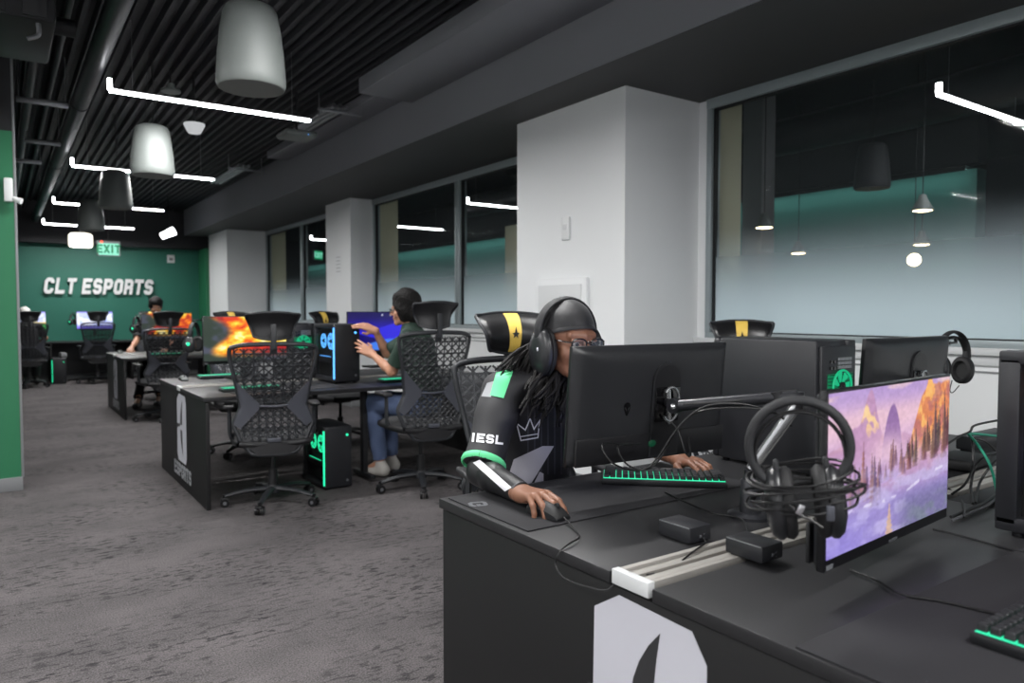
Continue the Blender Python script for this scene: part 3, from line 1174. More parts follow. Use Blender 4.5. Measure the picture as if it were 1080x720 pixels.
# detectors
p = at_z(180, 96, 3.16)
t = thing('smoke_detector', 'pale round smoke detector disc above the nearest light bar', 'detector', p)
MB().lathe([(0, -.012), (.075, -.01), (.08, 0), (.075, .012), (0, .02)], 28).build('disc', MATS['speaker_white'], t)
MB().lathe([(.035, .012), (.035, .06), (0, .06)], 20).build('mount', MATS['speaker_white'], t)
MB().cyl((0, 0, .055), (0, 0, DECK - p.z), .008, seg=8).build('stem', MATS['pipe_black'], t)
p = at_z(205, 138, 2.86)
t = thing('occupancy_sensor', 'bright white tapered ceiling sensor below the nearest light bar', 'sensor', p)
MB().lathe([(0, -.025), (.05, -.02), (.062, .0), (.085, .045), (.085, .06), (0, .065)], 28).build('sensor_body', emitter('sensor_added_glow', (240, 242, 245), .55), t)  # weak emission added to brighten the body; the sensor is no lamp
MB().cyl((0, 0, .06), (0, 0, DECK - p.z), .009, seg=8).build('stem', MATS['pipe_black'], t)
p = at_z(313, 143, 2.95)
t = thing('wireless_access_point', 'pale rounded ceiling wireless box beside the soffit', 'access point', p)
MB().box((0, 0, 0), (.30, .30, .055), None, .026, 4).build('shell', MATS['speaker_white'], t)
MB().ell((.06, -.148, -.01), (.006, .004, .004), None, 10).build('status_light', GLOW_B, t)
MB().cyl((0, 0, .02), (0, 0, DECK - p.z), .012, seg=8).build('stem', MATS['pipe_black'], t)
# small spotlight
p = at_Y(178, 246, 14.2)
t = thing('spotlight', 'small bright white spotlight to the right of the exit sign', 'light', p)
MB().tube([(-.12, 0, -.06), (.09, 0, .05)], [.055, .075], 20).build('lamp_head', emitter('spot_body', (250, 250, 255), 6.0), t)
MB().cyl((0, 0, 0), (0, 0, DECK - p.z), .01, seg=8).build('stem', MATS['pipe_black'], t)

# exit sign
p = at_Y(114.5, 262, 13.6)
t = thing('exit_sign', 'green glowing exit sign hanging before the green end wall', 'sign', p)
MB().box((0, 0, 0), (.40, .05, .29), None, .01).build('sign_housing', MATS['grey_plastic'], t)
MB().b2((-.175, -.030, -.13), (.175, -.026, .10)).build('sign_face', GLOW_EXIT_BG, t)
pl, tot = text_polys('EXIT', .16, W=.62, t=.2, gap=.12)
letter_mesh(pl, (0, -.031, -.09), (1, 0, 0), (0, 0, 1), (0, -1, 0), 0, .003).build('lettering', emitter('exit_letter', (0, 150, 95), .8), t, 0)
MB().b2((-.14, -.032, .108), (-.10, -.026, .135)).build('test_light', GLOW_RED, t)
MB().cyl((0, 0, .14), (0, 0, (DECK - p.z) / .84), .012, seg=8).build('stem', MATS['pipe_black'], t)
t.scale = (.84, .84, .84)
# strobe on the end wall
p = at_Y(180, 273, YB)
t = thing('fire_strobe', 'small white square alarm strobe high on the green end wall', 'alarm', (p.x, YB, p.z))
MB().b2((-.07, -.035, -.08), (.07, -.001, .08), .008).build('plate', MATS['white_plastic'], t)
MB().b2((-.035, -.05, -.035), (.035, -.034, .02), .006).build('lens', MATS['grey_plastic'], t)
# emergency light on the stub wall
p = at_Y(15, 201, 6.46)
t = thing('emergency_light', 'white emergency light unit on the edge of the stub wall', 'light', (.08, 6.44, p.z))
MB().b2((-.035, -.02, -.085), (.02, .035, .085), .010).build('unit_body', MATS['white_plastic'], t)
MB().tube([(.02, -.01, -.06), (.07, -.03, -.08)], [.016, .022], 16).build('lamp_head', MATS['white_plastic'], t)

# lettering CLT ESPORTS
a, b = at_Y(45.5, 309.5, YB - .03), at_Y(162, 295, YB - .03)
H = (b.z - a.z) * 1.0
pl, tot = text_polys('CLT ESPORTS', 1.0, W=.70, t=.235, gap=.13, shear=.20, center=False, space=.36)
sc = (b.x - a.x) / (tot + .20)
t = thing('wall_lettering', 'white slanted block letters CLT ESPORTS on the green end wall', 'lettering', (a.x, YB, a.z))
pl = [[(p[0] * sc, p[1] * H) for p in q] for q in pl]
# group polygons by letter so that each letter is a part
mbs = {}
cur = 0
x = 0
for ch in 'CLT ESPORTS':
    if ch == ' ':
        x += .36
        continue
    mb = MB()
    e_ = 0
    for path in glyph(ch, .70, .235):
        for q in stroke_polys(path, .235):
            e_ += .0011
            mb.prism([((x + p[0] + .2 * p[1]) * sc, p[1] * H) for p in q], (0, -.045, 0), (1, 0, 0), (0, 0, 1), (0, -1, 0), 0, .035 + e_)
    x += .83
    mb.build('letter_' + ch.lower(), MATS['white_plastic'], t, 0)

# column items
p = at_X(598, 241, CX)
t = thing('thermostat', 'white rectangular wall control on the big grey column', 'thermostat', (CX, p.y, p.z))
MB().b2((-.022, -.045, -.085), (0, .045, .085), .006).build('cover', MATS['white_plastic'], t)
MB().b2((-.026, -.02, -.01), (-.021, .02, .03), .002).build('button', MATS['sill_white'], t)
p0, p1 = at_X(568, 291, CX), at_X(622, 291, CX)
t = thing('access_panel', 'white raised rectangular panel low on the big grey column', 'panel', (CX, (p0.y + p1.y) / 2, 1.1))
w = abs(p0.y - p1.y) / 2
MB().b2((-.035, -w, -.45), (0, w, .47), .006).build('box_body', MATS['wall_paint'], t)
MB().b2((-.042, -w + .05, -.40), (-.034, w - .05, .42), .004).build('panel_door', MATS['sill_white'], t)
p = at_X(357, 279, CX2)
t = thing('paper_notice', 'white printed sheet taped to the second column', 'notice', (CX2, p.y, p.z))
MB().b2((-.004, -.11, -.165), (-.001, .11, .165)).build('sheet', MATS['paper'], t)
mb = MB()
for k in range(5):
    mb.b2((-.0055, -.08, .10 - k * .05), (-.0042, .08, .107 - k * .05))
mb.build('printed_line', MATS['grey_plastic'], t, 0)
# ================================================================ pictures shown on the screens
def grid_uv(W, H):
    u = (np.arange(W) + .5) / W
    v = (np.arange(H) + .5) / H
    return np.meshgrid(u, v, indexing='ij')


def vnoise(u, v, f, seed=0):
    r = np.random.RandomState(seed)
    T = r.rand(64, 64)
    x, y = u * f, v * f
    xi, yi = np.floor(x).astype(int), np.floor(y).astype(int)
    fx, fy = x - xi, y - yi
    fx, fy = fx * fx * (3 - 2 * fx), fy * fy * (3 - 2 * fy)
    g = lambda a, b: T[a % 64, b % 64]
    return (g(xi, yi) * (1 - fx) + g(xi + 1, yi) * fx) * (1 - fy) + (g(xi, yi + 1) * (1 - fx) + g(xi + 1, yi + 1) * fx) * fy


def fbm(u, v, f, seed=0, o=4):
    s, a, t = 0, 1, 0
    for k in range(o):
        s = s + a * vnoise(u, v, f * 2 ** k, seed + k)
        t += a
        a *= .5
    return s / t


def mixc(A, B, t):
    return A * (1 - t[..., None]) + np.array(B, float) * t[..., None]


def sst(e0, e1, x):
    t = np.clip((x - e0) / (e1 - e0), 0, 1)
    return t * t * (3 - 2 * t)


def pic_valley(W=230, H=130):
    u, v = grid_uv(W, H)
    I = np.zeros((W, H, 3)) + np.array((214., 176, 214))
    I = mixc(I, (236, 196, 214), sst(.6, .78, v) * sst(.95, .8, v))
    I = mixc(I, (176, 150, 214), sst(.8, 1, v) * .7)
    I = mixc(I, (246, 214, 206), sst(.55, .7, fbm(u, v * 3, 4, 3)) * sst(.75, .9, v) * .7)
    # far sunlit peaks
    ridge = .62 + .34 * np.exp(-((u - .30) / .065) ** 2) + .10 * np.exp(-((u - .17) / .06) ** 2) + .05 * fbm(u, v * 0, 14, 5)
    m = sst(-.01, .01, ridge - v)
    I = mixc(I, (196, 150, 190), m)
    I = mixc(I, (255, 214, 160), m * sst(.5, .62, fbm(u * 2.2 + v, v * .7 - u, 9, 8)) * sst(.6, .8, v))
    # lilac rock
    rock = .88 - 5.5 * (u - .475) ** 2 * 8 - .03 * fbm(u, v * 0, 20, 2)
    m = sst(-.012, .012, rock - v) * sst(.38, .40, u) * sst(.62, .58, u)
    I = mixc(I, (150, 112, 170), m)
    # orange cliff to the right
    cl = .34 + .60 * sst(.50, .80, u) + .04 * fbm(u, v * 0, 22, 6) + .1 * np.exp(-((u - .80) / .02) ** 2)
    m = sst(-.012, .012, cl - v)
    I = mixc(I, (226, 138, 92), m)
    I = mixc(I, (255, 190, 110), m * sst(.48, .62, fbm(u * 3, v * 1.2, 9, 11)))
    I = mixc(I, (178, 104, 120), m * sst(.55, .4, fbm(u, v, 16, 12)) * .6)
    # haze below
    I = mixc(I, (196, 162, 212), sst(.66, .40, v) * .85)
    I = mixc(I, (150, 140, 214), sst(.42, .18, v) * .8)
    I = mixc(I, (252, 214, 226), np.exp(-((u - .45) / .16) ** 2 - ((v - .56) / .12) ** 2) * .75)
    r = np.random.RandomState(4)
    trees = []
    for k in range(34):
        x = r.uniform(.58, 1.0)
        trees.append((x, .42 + .18 * (x - .6) + r.uniform(-.05, .05), r.uniform(.14, .30) * (.75 + .5 * (x - .5)), .016, (78 + r.randint(34), 52 + r.randint(22), 70)))
    for k in range(12):
        trees.append((r.uniform(.42, .62), r.uniform(.36, .46), r.uniform(.1, .2), .013, (126, 92, 116)))
    for k in range(10):
        x = r.uniform(.12, .38)
        trees.append((x, r.uniform(.25, .4), r.uniform(.16, .32), .015, (116, 86, 122)))
    trees += [(.335, .22, .34, .026, (108, 84, 120)), (.25, .30, .36, .018, (150, 100, 110)), (.86, .42, .44, .022, (84, 62, 76)), (.95, .40, .50, .02, (98, 66, 70))]
    for x, b, h, w, c in trees:
        t = (v - b) / h
        hw = 1.45 * w * (1.02 - t) * (.65 + .5 * np.abs(np.sin(t * 30 + x * 60)))
        m = ((np.abs(u - x) < hw) & (t > 0) & (t < 1)).astype(float) * (.35 + .6 * sst(0, .5, t))
        I = mixc(I, c, m)
        I = mixc(I, (255, 196, 140), m * ((u - x) < -hw * .2) * .35)
    # mist, river and snow
    n = fbm(u * 1.5, v * 2.6, 5, 20)
    I = mixc(I, (206, 196, 240), sst(.5, .66, n) * sst(.55, .3, v) * .65)
    riv = np.abs(v - (.20 + .12 * u + .025 * np.sin(u * 9)))
    I = mixc(I, (236, 228, 255), sst(.018, .004, riv) * sst(.5, .6, fbm(u, v, 24, 30)) * .9)
    I = mixc(I, (112, 108, 150), sst(.30, .12, v) * sst(.42, .7, u) * .75)
    I = mixc(I, (124, 134, 150), sst(.24, .05, v) * sst(.5, .75, u) * sst(.4, .6, fbm(u, v, 12, 33)) * .8)
    I = mixc(I, (150, 136, 226), sst(.30, .0, v) * sst(.45, .1, u) * .7)
    t = v / .22
    m = ((np.abs(u - .46) < .03 * (1 - t) * (.6 + .5 * np.abs(np.sin(t * 20)))) & (t < 1)).astype(float)
    I = mixc(I, (226, 186, 150), m * .8)
    I = I + (fbm(u, v, 60, 40, 2)[..., None] - .5) * 26
    return I


def pic_fire(W=110, H=62, seed=1):
    u, v = grid_uv(W, H)
    I = np.zeros((W, H, 3)) + np.array((44., 56, 48))
    I = mixc(I, (70, 74, 90), sst(.4, .6, fbm(u, v, 4, seed)))
    n = fbm(u * 1.2 + .25 * fbm(u, v, 5, seed + 9), v * 1.2, 4, seed + 3)
    mask = sst(.16, .34, u + .10 * np.sin(v * 7) + .2 * (v - .4) * (v - .4)) * sst(.05, .25, v + (u > .9) * .0)
    I = mixc(I, (214, 58, 24), mask * .95)
    I = mixc(I, (255, 140, 24), mask * sst(.40, .52, n))
    I = mixc(I, (255, 214, 70), mask * sst(.50, .62, n))
    I = mixc(I, (255, 246, 190), mask * sst(.60, .72, n))
    I = mixc(I, (150, 26, 30), mask * sst(.36, .28, n))
    return I


def pic_dunes(W=90, H=52):
    u, v = grid_uv(W, H)
    I = np.zeros((W, H, 3)) + np.array((24., 18, 92))
    I = mixc(I, (40, 26, 190), sst(.95, .5, v))
    d1 = .62 - .12 * np.sin(u * 5 + .6)
    I = mixc(I, (52, 44, 226), sst(-.01, .01, d1 - v))
    d2 = .42 + .12 * np.sin(u * 4.2 + 2.2)
    I = mixc(I, (18, 12, 110), sst(-.01, .01, d2 - v))
    d3 = .24 + .08 * np.sin(u * 6 + 4)
    I = mixc(I, (70, 130, 240), sst(-.01, .01, d3 - v))
    I = mixc(I, (20, 22, 60), sst(.05, .03, v))
    for x in (.5, .62, .76, .82, .9):
        m = ((np.abs(u - x) < .013) & (np.abs(v - .93) < .02)).astype(float)
        I = mixc(I, (220, 225, 240), m)
    return I


def pic_bright(W=60, H=34, seed=2, green=False):
    u, v = grid_uv(W, H)
    I = np.zeros((W, H, 3)) + np.array((196., 206, 250))
    I = mixc(I, (236, 240, 255), sst(.45, .6, fbm(u, v, 4, seed)))
    I = mixc(I, (120, 110, 230), sst(.25, .1, v) + sst(.9, .97, v))
    I = mixc(I, (150, 170, 240), sst(.58, .7, fbm(u, v, 9, seed + 2)) * .7)
    if green:
        I = mixc(I, (240, 210, 80), sst(.42, .38, v) * sst(.5, .6, u))
        I = mixc(I, (90, 210, 110), sst(.28, .24, v) * sst(.4, .5, u))
    return np.clip(I, 0, 255)


def screen_plane(name, img, w, h, y, zc, material, parent):
    W, H, _ = img.shape
    img = np.clip(img, 0, 255) / 255.0
    L = np.where(img <= .04045, img / 12.92, ((img + .055) / 1.055) ** 2.4)
    xs = np.linspace(-w / 2, w / 2, W)
    zs = np.linspace(zc - h / 2, zc + h / 2, H)
    X, Z = np.meshgrid(xs, zs, indexing='ij')
    V = np.stack([X, np.full_like(X, y), Z], -1).reshape(-1, 3)
    i, j = np.meshgrid(np.arange(W - 1), np.arange(H - 1), indexing='ij')
    a = (i * H + j).ravel()
    Fc = np.stack([a, a + H, a + H + 1, a + 1], 1)
    me = bpy.data.meshes.new(name)
    me.from_pydata(V.tolist(), [], Fc.tolist())
    at = me.color_attributes.new('Col', 'FLOAT_COLOR', 'POINT')
    c = np.concatenate([L.reshape(-1, 3), np.ones((W * H, 1))], 1).astype(np.float32)
    at.data.foreach_set('color', c.ravel())
    me.materials.append(material)
    o = bpy.data.objects.new(name, me)
    COL.objects.link(o)
    o.parent = parent
    return o


SCR = screen_mat(.95, 'screen_picture')
SCR2 = screen_mat(1.25, 'screen_picture_bright')


def empty_part(name, parent, loc=(0, 0, 0), rot=None):
    o = bpy.data.objects.new(name, None)
    COL.objects.link(o)
    o.parent = parent
    o.location = loc
    if rot is not None:
        o.rotation_euler = rot
    return o


# ================================================================ monitor: screen towards local -Y
def make_monitor(label, img, loc, rz=0., tilt=0., detail=True, hook=None, stand=False, scr=None, w=.61, h=.352, group=None):
    t = thing('monitor', label, 'monitor', loc, rz, group)
    t.rotation_euler = (tilt, 0, rz)
    bz = MB()
    bz.b2((-w / 2, -.006, -h / 2), (w / 2, .010, h / 2), .003)
    bezel = bz.build('bezel', MATS['monitor_bezel'], t, 30)
    screen_plane('screen', img, w - .012, h - .030, -.0068, .009, scr or SCR, t)
    if detail:
        pl, tot = text_polys('ALIENWARE', .0052, W=.66, t=.16, gap=.3)
        letter_mesh(pl, (0, -.0062, -h / 2 + .0035), (1, 0, 0), (0, 0, 1), (0, -1, 0), 0, .0006).build('bezel_lettering', MATS['emblem_grey'], bezel, 0)
        MB().b2((-w / 2 + .008, -.0069, -h / 2 + .003), (-w / 2 + .034, -.0060, -h / 2 + .013)).build('sticker', MATS['emblem_grey'], bezel, 0)

    def back(u, v):
        x = (u - .5) * 2
        z = (v - .5) * 2
        e = max(abs(x), abs(z))
        f = 1 - max(abs(x) ** 6, abs(z) ** 8)
        y = .010 + .026 * (f ** .5 if f > 0 else 0)
        return (x * (w / 2 - .001), y, z * (h / 2 - .001))
    MB().sheet(back, 40, 30).build('back_shell', MATS['monitor_shell'], t, 60)
    if detail:
        MB().b2((-w / 2 + .012, .030, -h / 2 + .006), (w / 2 - .012, .0395, -h / 2 + .088), .004).build('lower_cover', MATS['monitor_low'], t, 30)
        ax = -.035
        arch, inner = [], []
        for rr, out in ((.058, arch), (.051, inner)):
            top = .07
            bot = -h / 2 + .012 + (.058 - rr)
            out.append((ax - rr, bot))
            for k in range(17):
                a = math.pi - math.pi * k / 16
                out.append((ax + rr * math.cos(a), top + rr * math.sin(a) * .95))
            out.append((ax + rr, bot))
        rec = MB().prism(arch, (0, 0, 0), (1, 0, 0), (0, 0, 1), (0, 1, 0), .02, .0425).build('mount_recess', MATS['monitor_shell'], t, 30)
        MB().prism(inner, (0, 0, 0), (1, 0, 0), (0, 0, 1), (0, 1, 0), .03, .0435).build('recess_floor', MATS['monitor_low'], rec, 30)
        MB().b2((ax - .048, .043, -.055), (ax + .048, .048, .05), .003).build('mount_plate', MATS['emblem_black'], rec, 30)
        ring = [(ax + .033 * math.cos(a), .060, .0 + .052 * math.sin(a)) for a in [math.pi * 2 * k / 24 for k in range(25)]]
        MB().tube(ring[3:22], .0045, 8).build('cable_loop', MATS['arm_silver'], rec)
        MB().box((ax + .004, .056, -.008), (.012, .012, .11), (0, .12, 0), .003).build('bracket_bar', MATS['arm_silver'], rec, 30)
        hd = [(0, -1), (.28, -.78), (.62, -.30), (.86, .15), (.92, .5), (.72, .85), (.35, 1.0), (0, 1.04)]
        hd = hd + [(-a, b) for a, b in hd[::-1][1:-1]]
        MB().prism([(.115 + a * .0125, -.01 + b * .02) for a, b in hd], (0, 0, 0), (1, 0, 0), (0, 0, 1), (0, 1, 0), .034, .0385).build('head_emblem', MATS['emblem_black'], t, 0)
        eyes = MB()
        for s in (-1, 1):
            eyes.prism([(.115 + s * a * .0125, -.01 + b * .02) for a, b in ((.14, -.30), (.60, .10), (.74, .42), (.42, .22), (.16, -.05))], (0, 0, 0), (1, 0, 0), (0, 0, 1), (0, 1, 0), .038, .0388)
        eyes.build('emblem_eye', MATS['monitor_shell'], t, 0)
        MB().ell((.01, .041, -h / 2 + .055), (.016, .004, .014), None, 14).build('glow_ring', emitter('glow_dim', (10, 120, 80), .16), t)
    if hook is not None:
        s = hook
        MB().b2((s * (w / 2 - .01) - .004, .008, h / 2 - .035), (s * (w / 2 + .004) + .004, .022, h / 2 - .023), .002).box((s * (w / 2 + .03), .015, h / 2 - .029), (.06, .014, .008), None, .002).box((s * (w / 2 + .06), .015, h / 2 - .021), (.006, .014, .022), None, .002).build('headset_hook', MATS['monitor_bezel'], t, 30)
    if stand:
        MB().b2((-.03, .03, -h / 2 - .10), (.03, .05, .03), .006).build('stand_neck', MATS['monitor_low'], t, 30)
        MB().prism([(-.11, -.06), (.11, -.06), (.13, .10), (-.13, .10)], (0, .03, -h / 2 - .115), (1, 0, 0), (0, 1, 0), (0, 0, 1), 0, .014).build('stand_foot', MATS['monitor_low'], t, 30)
    return t


# ================================================================ tower computer: front local -Y, window local -X
def fan(parent, c, r, axis, glow, blades=7):
    """axis 'x' or 'y': direction the fan faces (negative way)"""
    c = Vector(c)
    A, B, N = (Vector((0, 1, 0)), Vector((0, 0, 1)), Vector((-1, 0, 0))) if axis == 'x' else (Vector((1, 0, 0)), Vector((0, 0, 1)), Vector((0, 1, 0)))
    ring = [c + A * (r * math.cos(a)) + B * (r * math.sin(a)) for a in [2 * math.pi * k / 28 for k in range(29)]]
    f = MB().tube(ring, r * .07, 8).build('fan_ring', glow, parent)
    mb = MB()
    for k in range(blades):
        a = 2 * math.pi * k / blades
        pts = []
        for (rr, da) in ((.28, 0), (.92, .18), (.92, .72), (.28, .5)):
            pts.append((rr * r * math.cos(a + da), rr * r * math.sin(a + da)))
        mb.prism(pts, c, A, B, N, -.006, -.003)
    mb.build('fan_blade', glow, f, 0)
    MB().cyl(c - N * .008, c + N * .003, r * .27, seg=20).build('fan_hub', MATS['pc_inner'], f)
    return f


def make_tower(label, loc, rz=0., gl=None, gl2=None, strip=None, group=None, rear=False):
    gl = gl or GLOW_G
    strip = strip or gl
    t = thing('computer_tower', label, 'computer', loc, rz, group)
    W, D, H = .11, .225, .47
    c = MB()
    c.b2((-W + .035, -D + .03, .012), (W, D - .012, H), .008)
    c.b2((-W, -D + .02, H - .035), (-W + .05, D, H), .006)
    c.b2((-W, -D + .02, .012), (-W + .05, D, .05), .006)
    c.b2((-W, D - .05, .03), (-W + .05, D, H - .02), .004)
    if rear:
        c.b2((-W, D - .02, .012), (W, D - .002, .20), .004)
    c.build('case', MATS['pc_case'], t, 30)
    MB().b2((-W + .03, -D + .04, .05), (-W + .036, D - .05, H - .035)).build('interior_wall', MATS['pc_inner'], t, 0)
    MB().box((0, -D + .015, H / 2 + .005), (2 * W, .034, H - .01), None, .014, 3).build('front_panel', MATS['pc_case'], t, 40)
    MB().b2((-W - .0015, -D - .004, .035), (-W + .0065, -D + .014, H - .03), .002).build('light_strip', strip, t, 30)
    MB().lathe([(.009, 0), (.009, .003), (0, .003)], 20, Matrix.Translation((W - .04, -D - .002, H - .07)) @ Matrix.Rotation(R(90), 4, 'X')).build('power_button', gl, t)
    MB().lathe([(.010, 0), (.010, .002), (0, .002)], 20, Matrix.Translation((W - .04, -D - .002, .06)) @ Matrix.Rotation(R(90), 4, 'X')).build('front_badge', MATS['emblem_grey'], t)
    MB().raw([(-W + .001, -D + .03, .05), (-W + .001, D - .05, .05), (-W + .001, D - .05, H - .035), (-W + .001, -D + .03, H - .035)], [(0, 1, 2, 3)]).build('side_window', MATS['pc_pane'], t, 0)
    fan(t, (-W + .026, -.10, .33), .062, 'x', gl2 or gl)
    fan(t, (-W + .026, .06, .33), .055, 'x', gl)
    MB().b2((-W + .012, -.14, .16), (-W + .034, .15, .205), .004).build('graphics_card', MATS['pc_case'], t, 30)
    MB().b2((-W + .010, -.13, .207), (-W + .013, .10, .211)).build('card_light', gl, t, 0)
    for sx in (-.08, .08):
        for sy in (-.18, .18):
            MB().cyl((sx, sy, 0), (sx, sy, .014), .014, seg=12).build('foot', MATS['desk_metal'], t)
    # rear: grille, exhaust fan, ports
    rp = MB().b2((-W + .012, D - .013, .02), (W - .012, D + .002, H - .02), .003).build('rear_panel', MATS['pc_case'], t, 30)
    if rear:
        MB().b2((-.085, D + .0005, H - .20), (.065, D + .004, H - .115)).build('fan_opening', emitter('case_glow', (0, 120, 78), .8), rp, 0)
        fan(rp, (-.01, D + .012, H - .158), .055, 'y', GLOW_G2)
        gm = MB()
        for k in range(8):
            gm.b2((-.085, D + .003, H - .20 + k * .0115), (.065, D + .006, H - .1975 + k * .0115))
        gm.build('fan_grille', MATS['pc_inner'], rp, 0)
        v = MB()
        for k in range(6):
            for j in range(3):
                v.b2((-.075 + k * .014, D + .002, H - .098 + j * .014), (-.064 + k * .014, D + .006, H - .088 + j * .014))
        v.build('vent_grille', MATS['port_metal'], rp, 0)
        pm = MB()
        for k in range(4):
            pm.b2((.022 + .012 * (k % 2) * 1.6, D + .002, H - .10 + .022 * (k // 2)), (.034 + .012 * (k % 2) * 1.6, D + .007, H - .09 + .022 * (k // 2)))
        pm.build('port', MATS['emblem_black'], rp, 0)
        MB().b2((-.085, D + .003, .06), (.085, D + .005, .19)).build('expansion_cover', MATS['pc_inner'], rp, 0)
    return t


# ================================================================ keyboard: front edge (user side) local -Y
def make_keyboard(label, loc, rz=0., detail=True, group=None, w=.40):
    t = thing('keyboard', label, 'keyboard', loc, rz, group)
    d = .135
    MB().box((0, 0, .010), (w, d, .020), None, .004).build('body', MATS['kb_body'], t, 30)
    if detail:
        cols = int(w / .0205)
        px = (w - .012) / cols
        glow = MB()
        keys = MB()
        for r_ in range(6):
            y = d / 2 - .016 - r_ * .0208
            c = 0
            while c < cols:
                n = 1
                if r_ == 5 and c == 4:
                    n = 6
                elif (c == 0 and r_ > 1) or (c == cols - 2 and r_ > 0):
                    n = 2
                n = min(n, cols - c)
                x0 = -w / 2 + .006 + c * px
                x1 = x0 + n * px
                keys.box(((x0 + x1) / 2, y, .0295), (x1 - x0 - .0022, .0184, .013), None, .002, 1, taper=(.86, .82))
                c += n
            glow.b2((-w / 2 + .006, y - .0098, .0195), (w / 2 - .006, y + .0098, .0212))
        glow.build('key_backlight', GLOW_KEY, t, 0)
        keys.build('keycap', MATS['key_black'], t, 30)
    else:
        MB().b2((-w / 2 + .01, -d / 2 + .01, .02), (w / 2 - .01, d / 2 - .01, .027), .003).build('keycap', MATS['key_black'], t, 30)
        g = MB()
        for r_ in range(3):
            g.b2((-w / 2 + .004, -d / 2 + .003 + r_ * .045, .0265), (w / 2 - .004, -d / 2 + .012 + r_ * .045, .0285))
        g.build('key_backlight', GLOW_KEY, t, 0)
    return t


def make_mouse(label, loc, rz=0., glow=True, m='pc_inner'):
    """front (buttons, cable) towards local +Y"""
    t = thing('computer_mouse', label, 'mouse', loc, rz)

    def top(u, v):
        a = (u - .5) * 2
        b = v * 2 - 1
        w = .031 * (1 - .18 * max(0, b) ** 2 - .10 * max(0, -b) ** 4) * (.86 + .14 * abs(b))
        z = .038 * math.sqrt(max(0, 1 - ((b + .15) / 1.16) ** 2)) * (1 - .55 * abs(a) ** 3) + .004
        return (a * w, b * .062, z)
    MB().sheet(top, 14, 22).sheet(lambda u, v: Vector((top(u, v)[0], top(u, v)[1], .002)), 14, 22).build('shell', MATS[m], t, 60)
    mb = MB()
    for a in (0, 1):
        mb.sheet(lambda u, v, a=a: (top(a, v)[0], top(a, v)[1], .002 + (top(a, v)[2] - .002) * u), 3, 22)
    for b in (0, 1):
        mb.sheet(lambda u, v, b=b: (top(v, b)[0], top(v, b)[1], .002 + (top(v, b)[2] - .002) * u), 3, 14)
    mb.build('side_wall', MATS['kb_body'], t, 60)
    MB().cyl((-.004, .036, .034), (.004, .036, .034), .009, seg=14).build('scroll_wheel', MATS['key_black'], t)
    if glow:
        MB().tube([(-.027, -.058, .010), (-.012, -.063, .012), (.012, -.063, .012)], .0028, 6, n=4).build('tail_light', GLOW_G, t)
    return t


# ================================================================ headset: worn upright, ears on local x, wearer faces local +Y
def make_headset(label, loc, rot, cable=False, group=None, bw=.013, width=.088, led=None, rb=.098, logo=True, cup=1.0, top=.150, bflat=.42):
    t = thing('headset', label, 'headset', loc, 0, group)
    t.rotation_euler = rot if not isinstance(rot, Matrix) else rot.to_euler()
    pts = []
    for k in range(-14, 15):
        a = k / 14 * R(150)
        x = rb * math.sin(a)
        z = top - rb + rb * math.cos(a) * 1.0
        if z < top - 1.45 * rb or (z < .03 and abs(a) > R(95)):
            x = math.copysign(max(abs(x), width), x) if abs(x) > width else math.copysign(width, x)
        z = max(z, .012)
        pts.append((x, -.004, z))
    MB().tube(pts, bw, 10, cap=True, flat=bflat, up=(0, 0, 1)).build('headband', MATS['headset_black'], t, 50)
    MB().tube([(p[0] * .90, -.004, p[2] - .016 * max(0, math.cos(i / 28 * math.pi - math.pi / 2)) - .004) for i, p in enumerate(pts)][5:-5], bw * .75, 8, flat=.35, up=(0, 0, 1)).build('headband_strap', MATS['ear_pad'], t, 50)
    for s in (-1, 1):
        Mx = Matrix.Translation((s * width, 0, -.006)) @ Matrix.Rotation(s * R(90), 4, 'Y') @ Matrix.Rotation(R(0), 4, 'Z')
        Sx = Matrix.Diagonal((1.28 * cup, .98 * cup, 1, 1))
        c = MB().lathe([(.040, -.004), (.0445, .004), (.0445, .012), (.038, .022), (.022, .029), (0, .031)], 32, Mx @ Sx).build('earcup', MATS['headset_gloss'], t, 60)
        MB().lathe([(.026, -.006), (.030, -.021), (.039, -.021), (.0445, -.012), (.0425, -.002), (.026, -.002)], 32, Mx @ Sx).build('ear_cushion', MATS['ear_pad'], c, 60)
        MB().box((s * (width + .004), -.004, .050), (.010, .020, .05), None, .004).build('yoke', MATS['headset_black'], t, 40)
        if logo:
            MB().ell((s * (width + .030), .012, .004), (.002, .005, .007), None, 12).build('badge', MATS['decal_white'], c)
        if led is not None:
            MB().ell((s * (width + .029), 0, 0), (.006, .013, .013), None, 12).build('cup_light', led, c)
    return t


# ================================================================ task chair: sitter faces local +Y
def bk(x, z, off=0.0):
    """surface of the curved chair back"""
    y = -.235 - .16 * (z - .55) * (1 if z > .55 else -.2) + .55 * x * x + .03 * math.exp(-((z - .70) / .12) ** 2)
    return Vector((x, y + off, z))


def outline_hw(z):
    zs = [.385, .47, .585, .70, .86, 1.00, 1.06, 1.09]
    ws = [.135, .205, .250, .205, .232, .262, .270, .262]
    return float(np.interp(z, zs, ws))


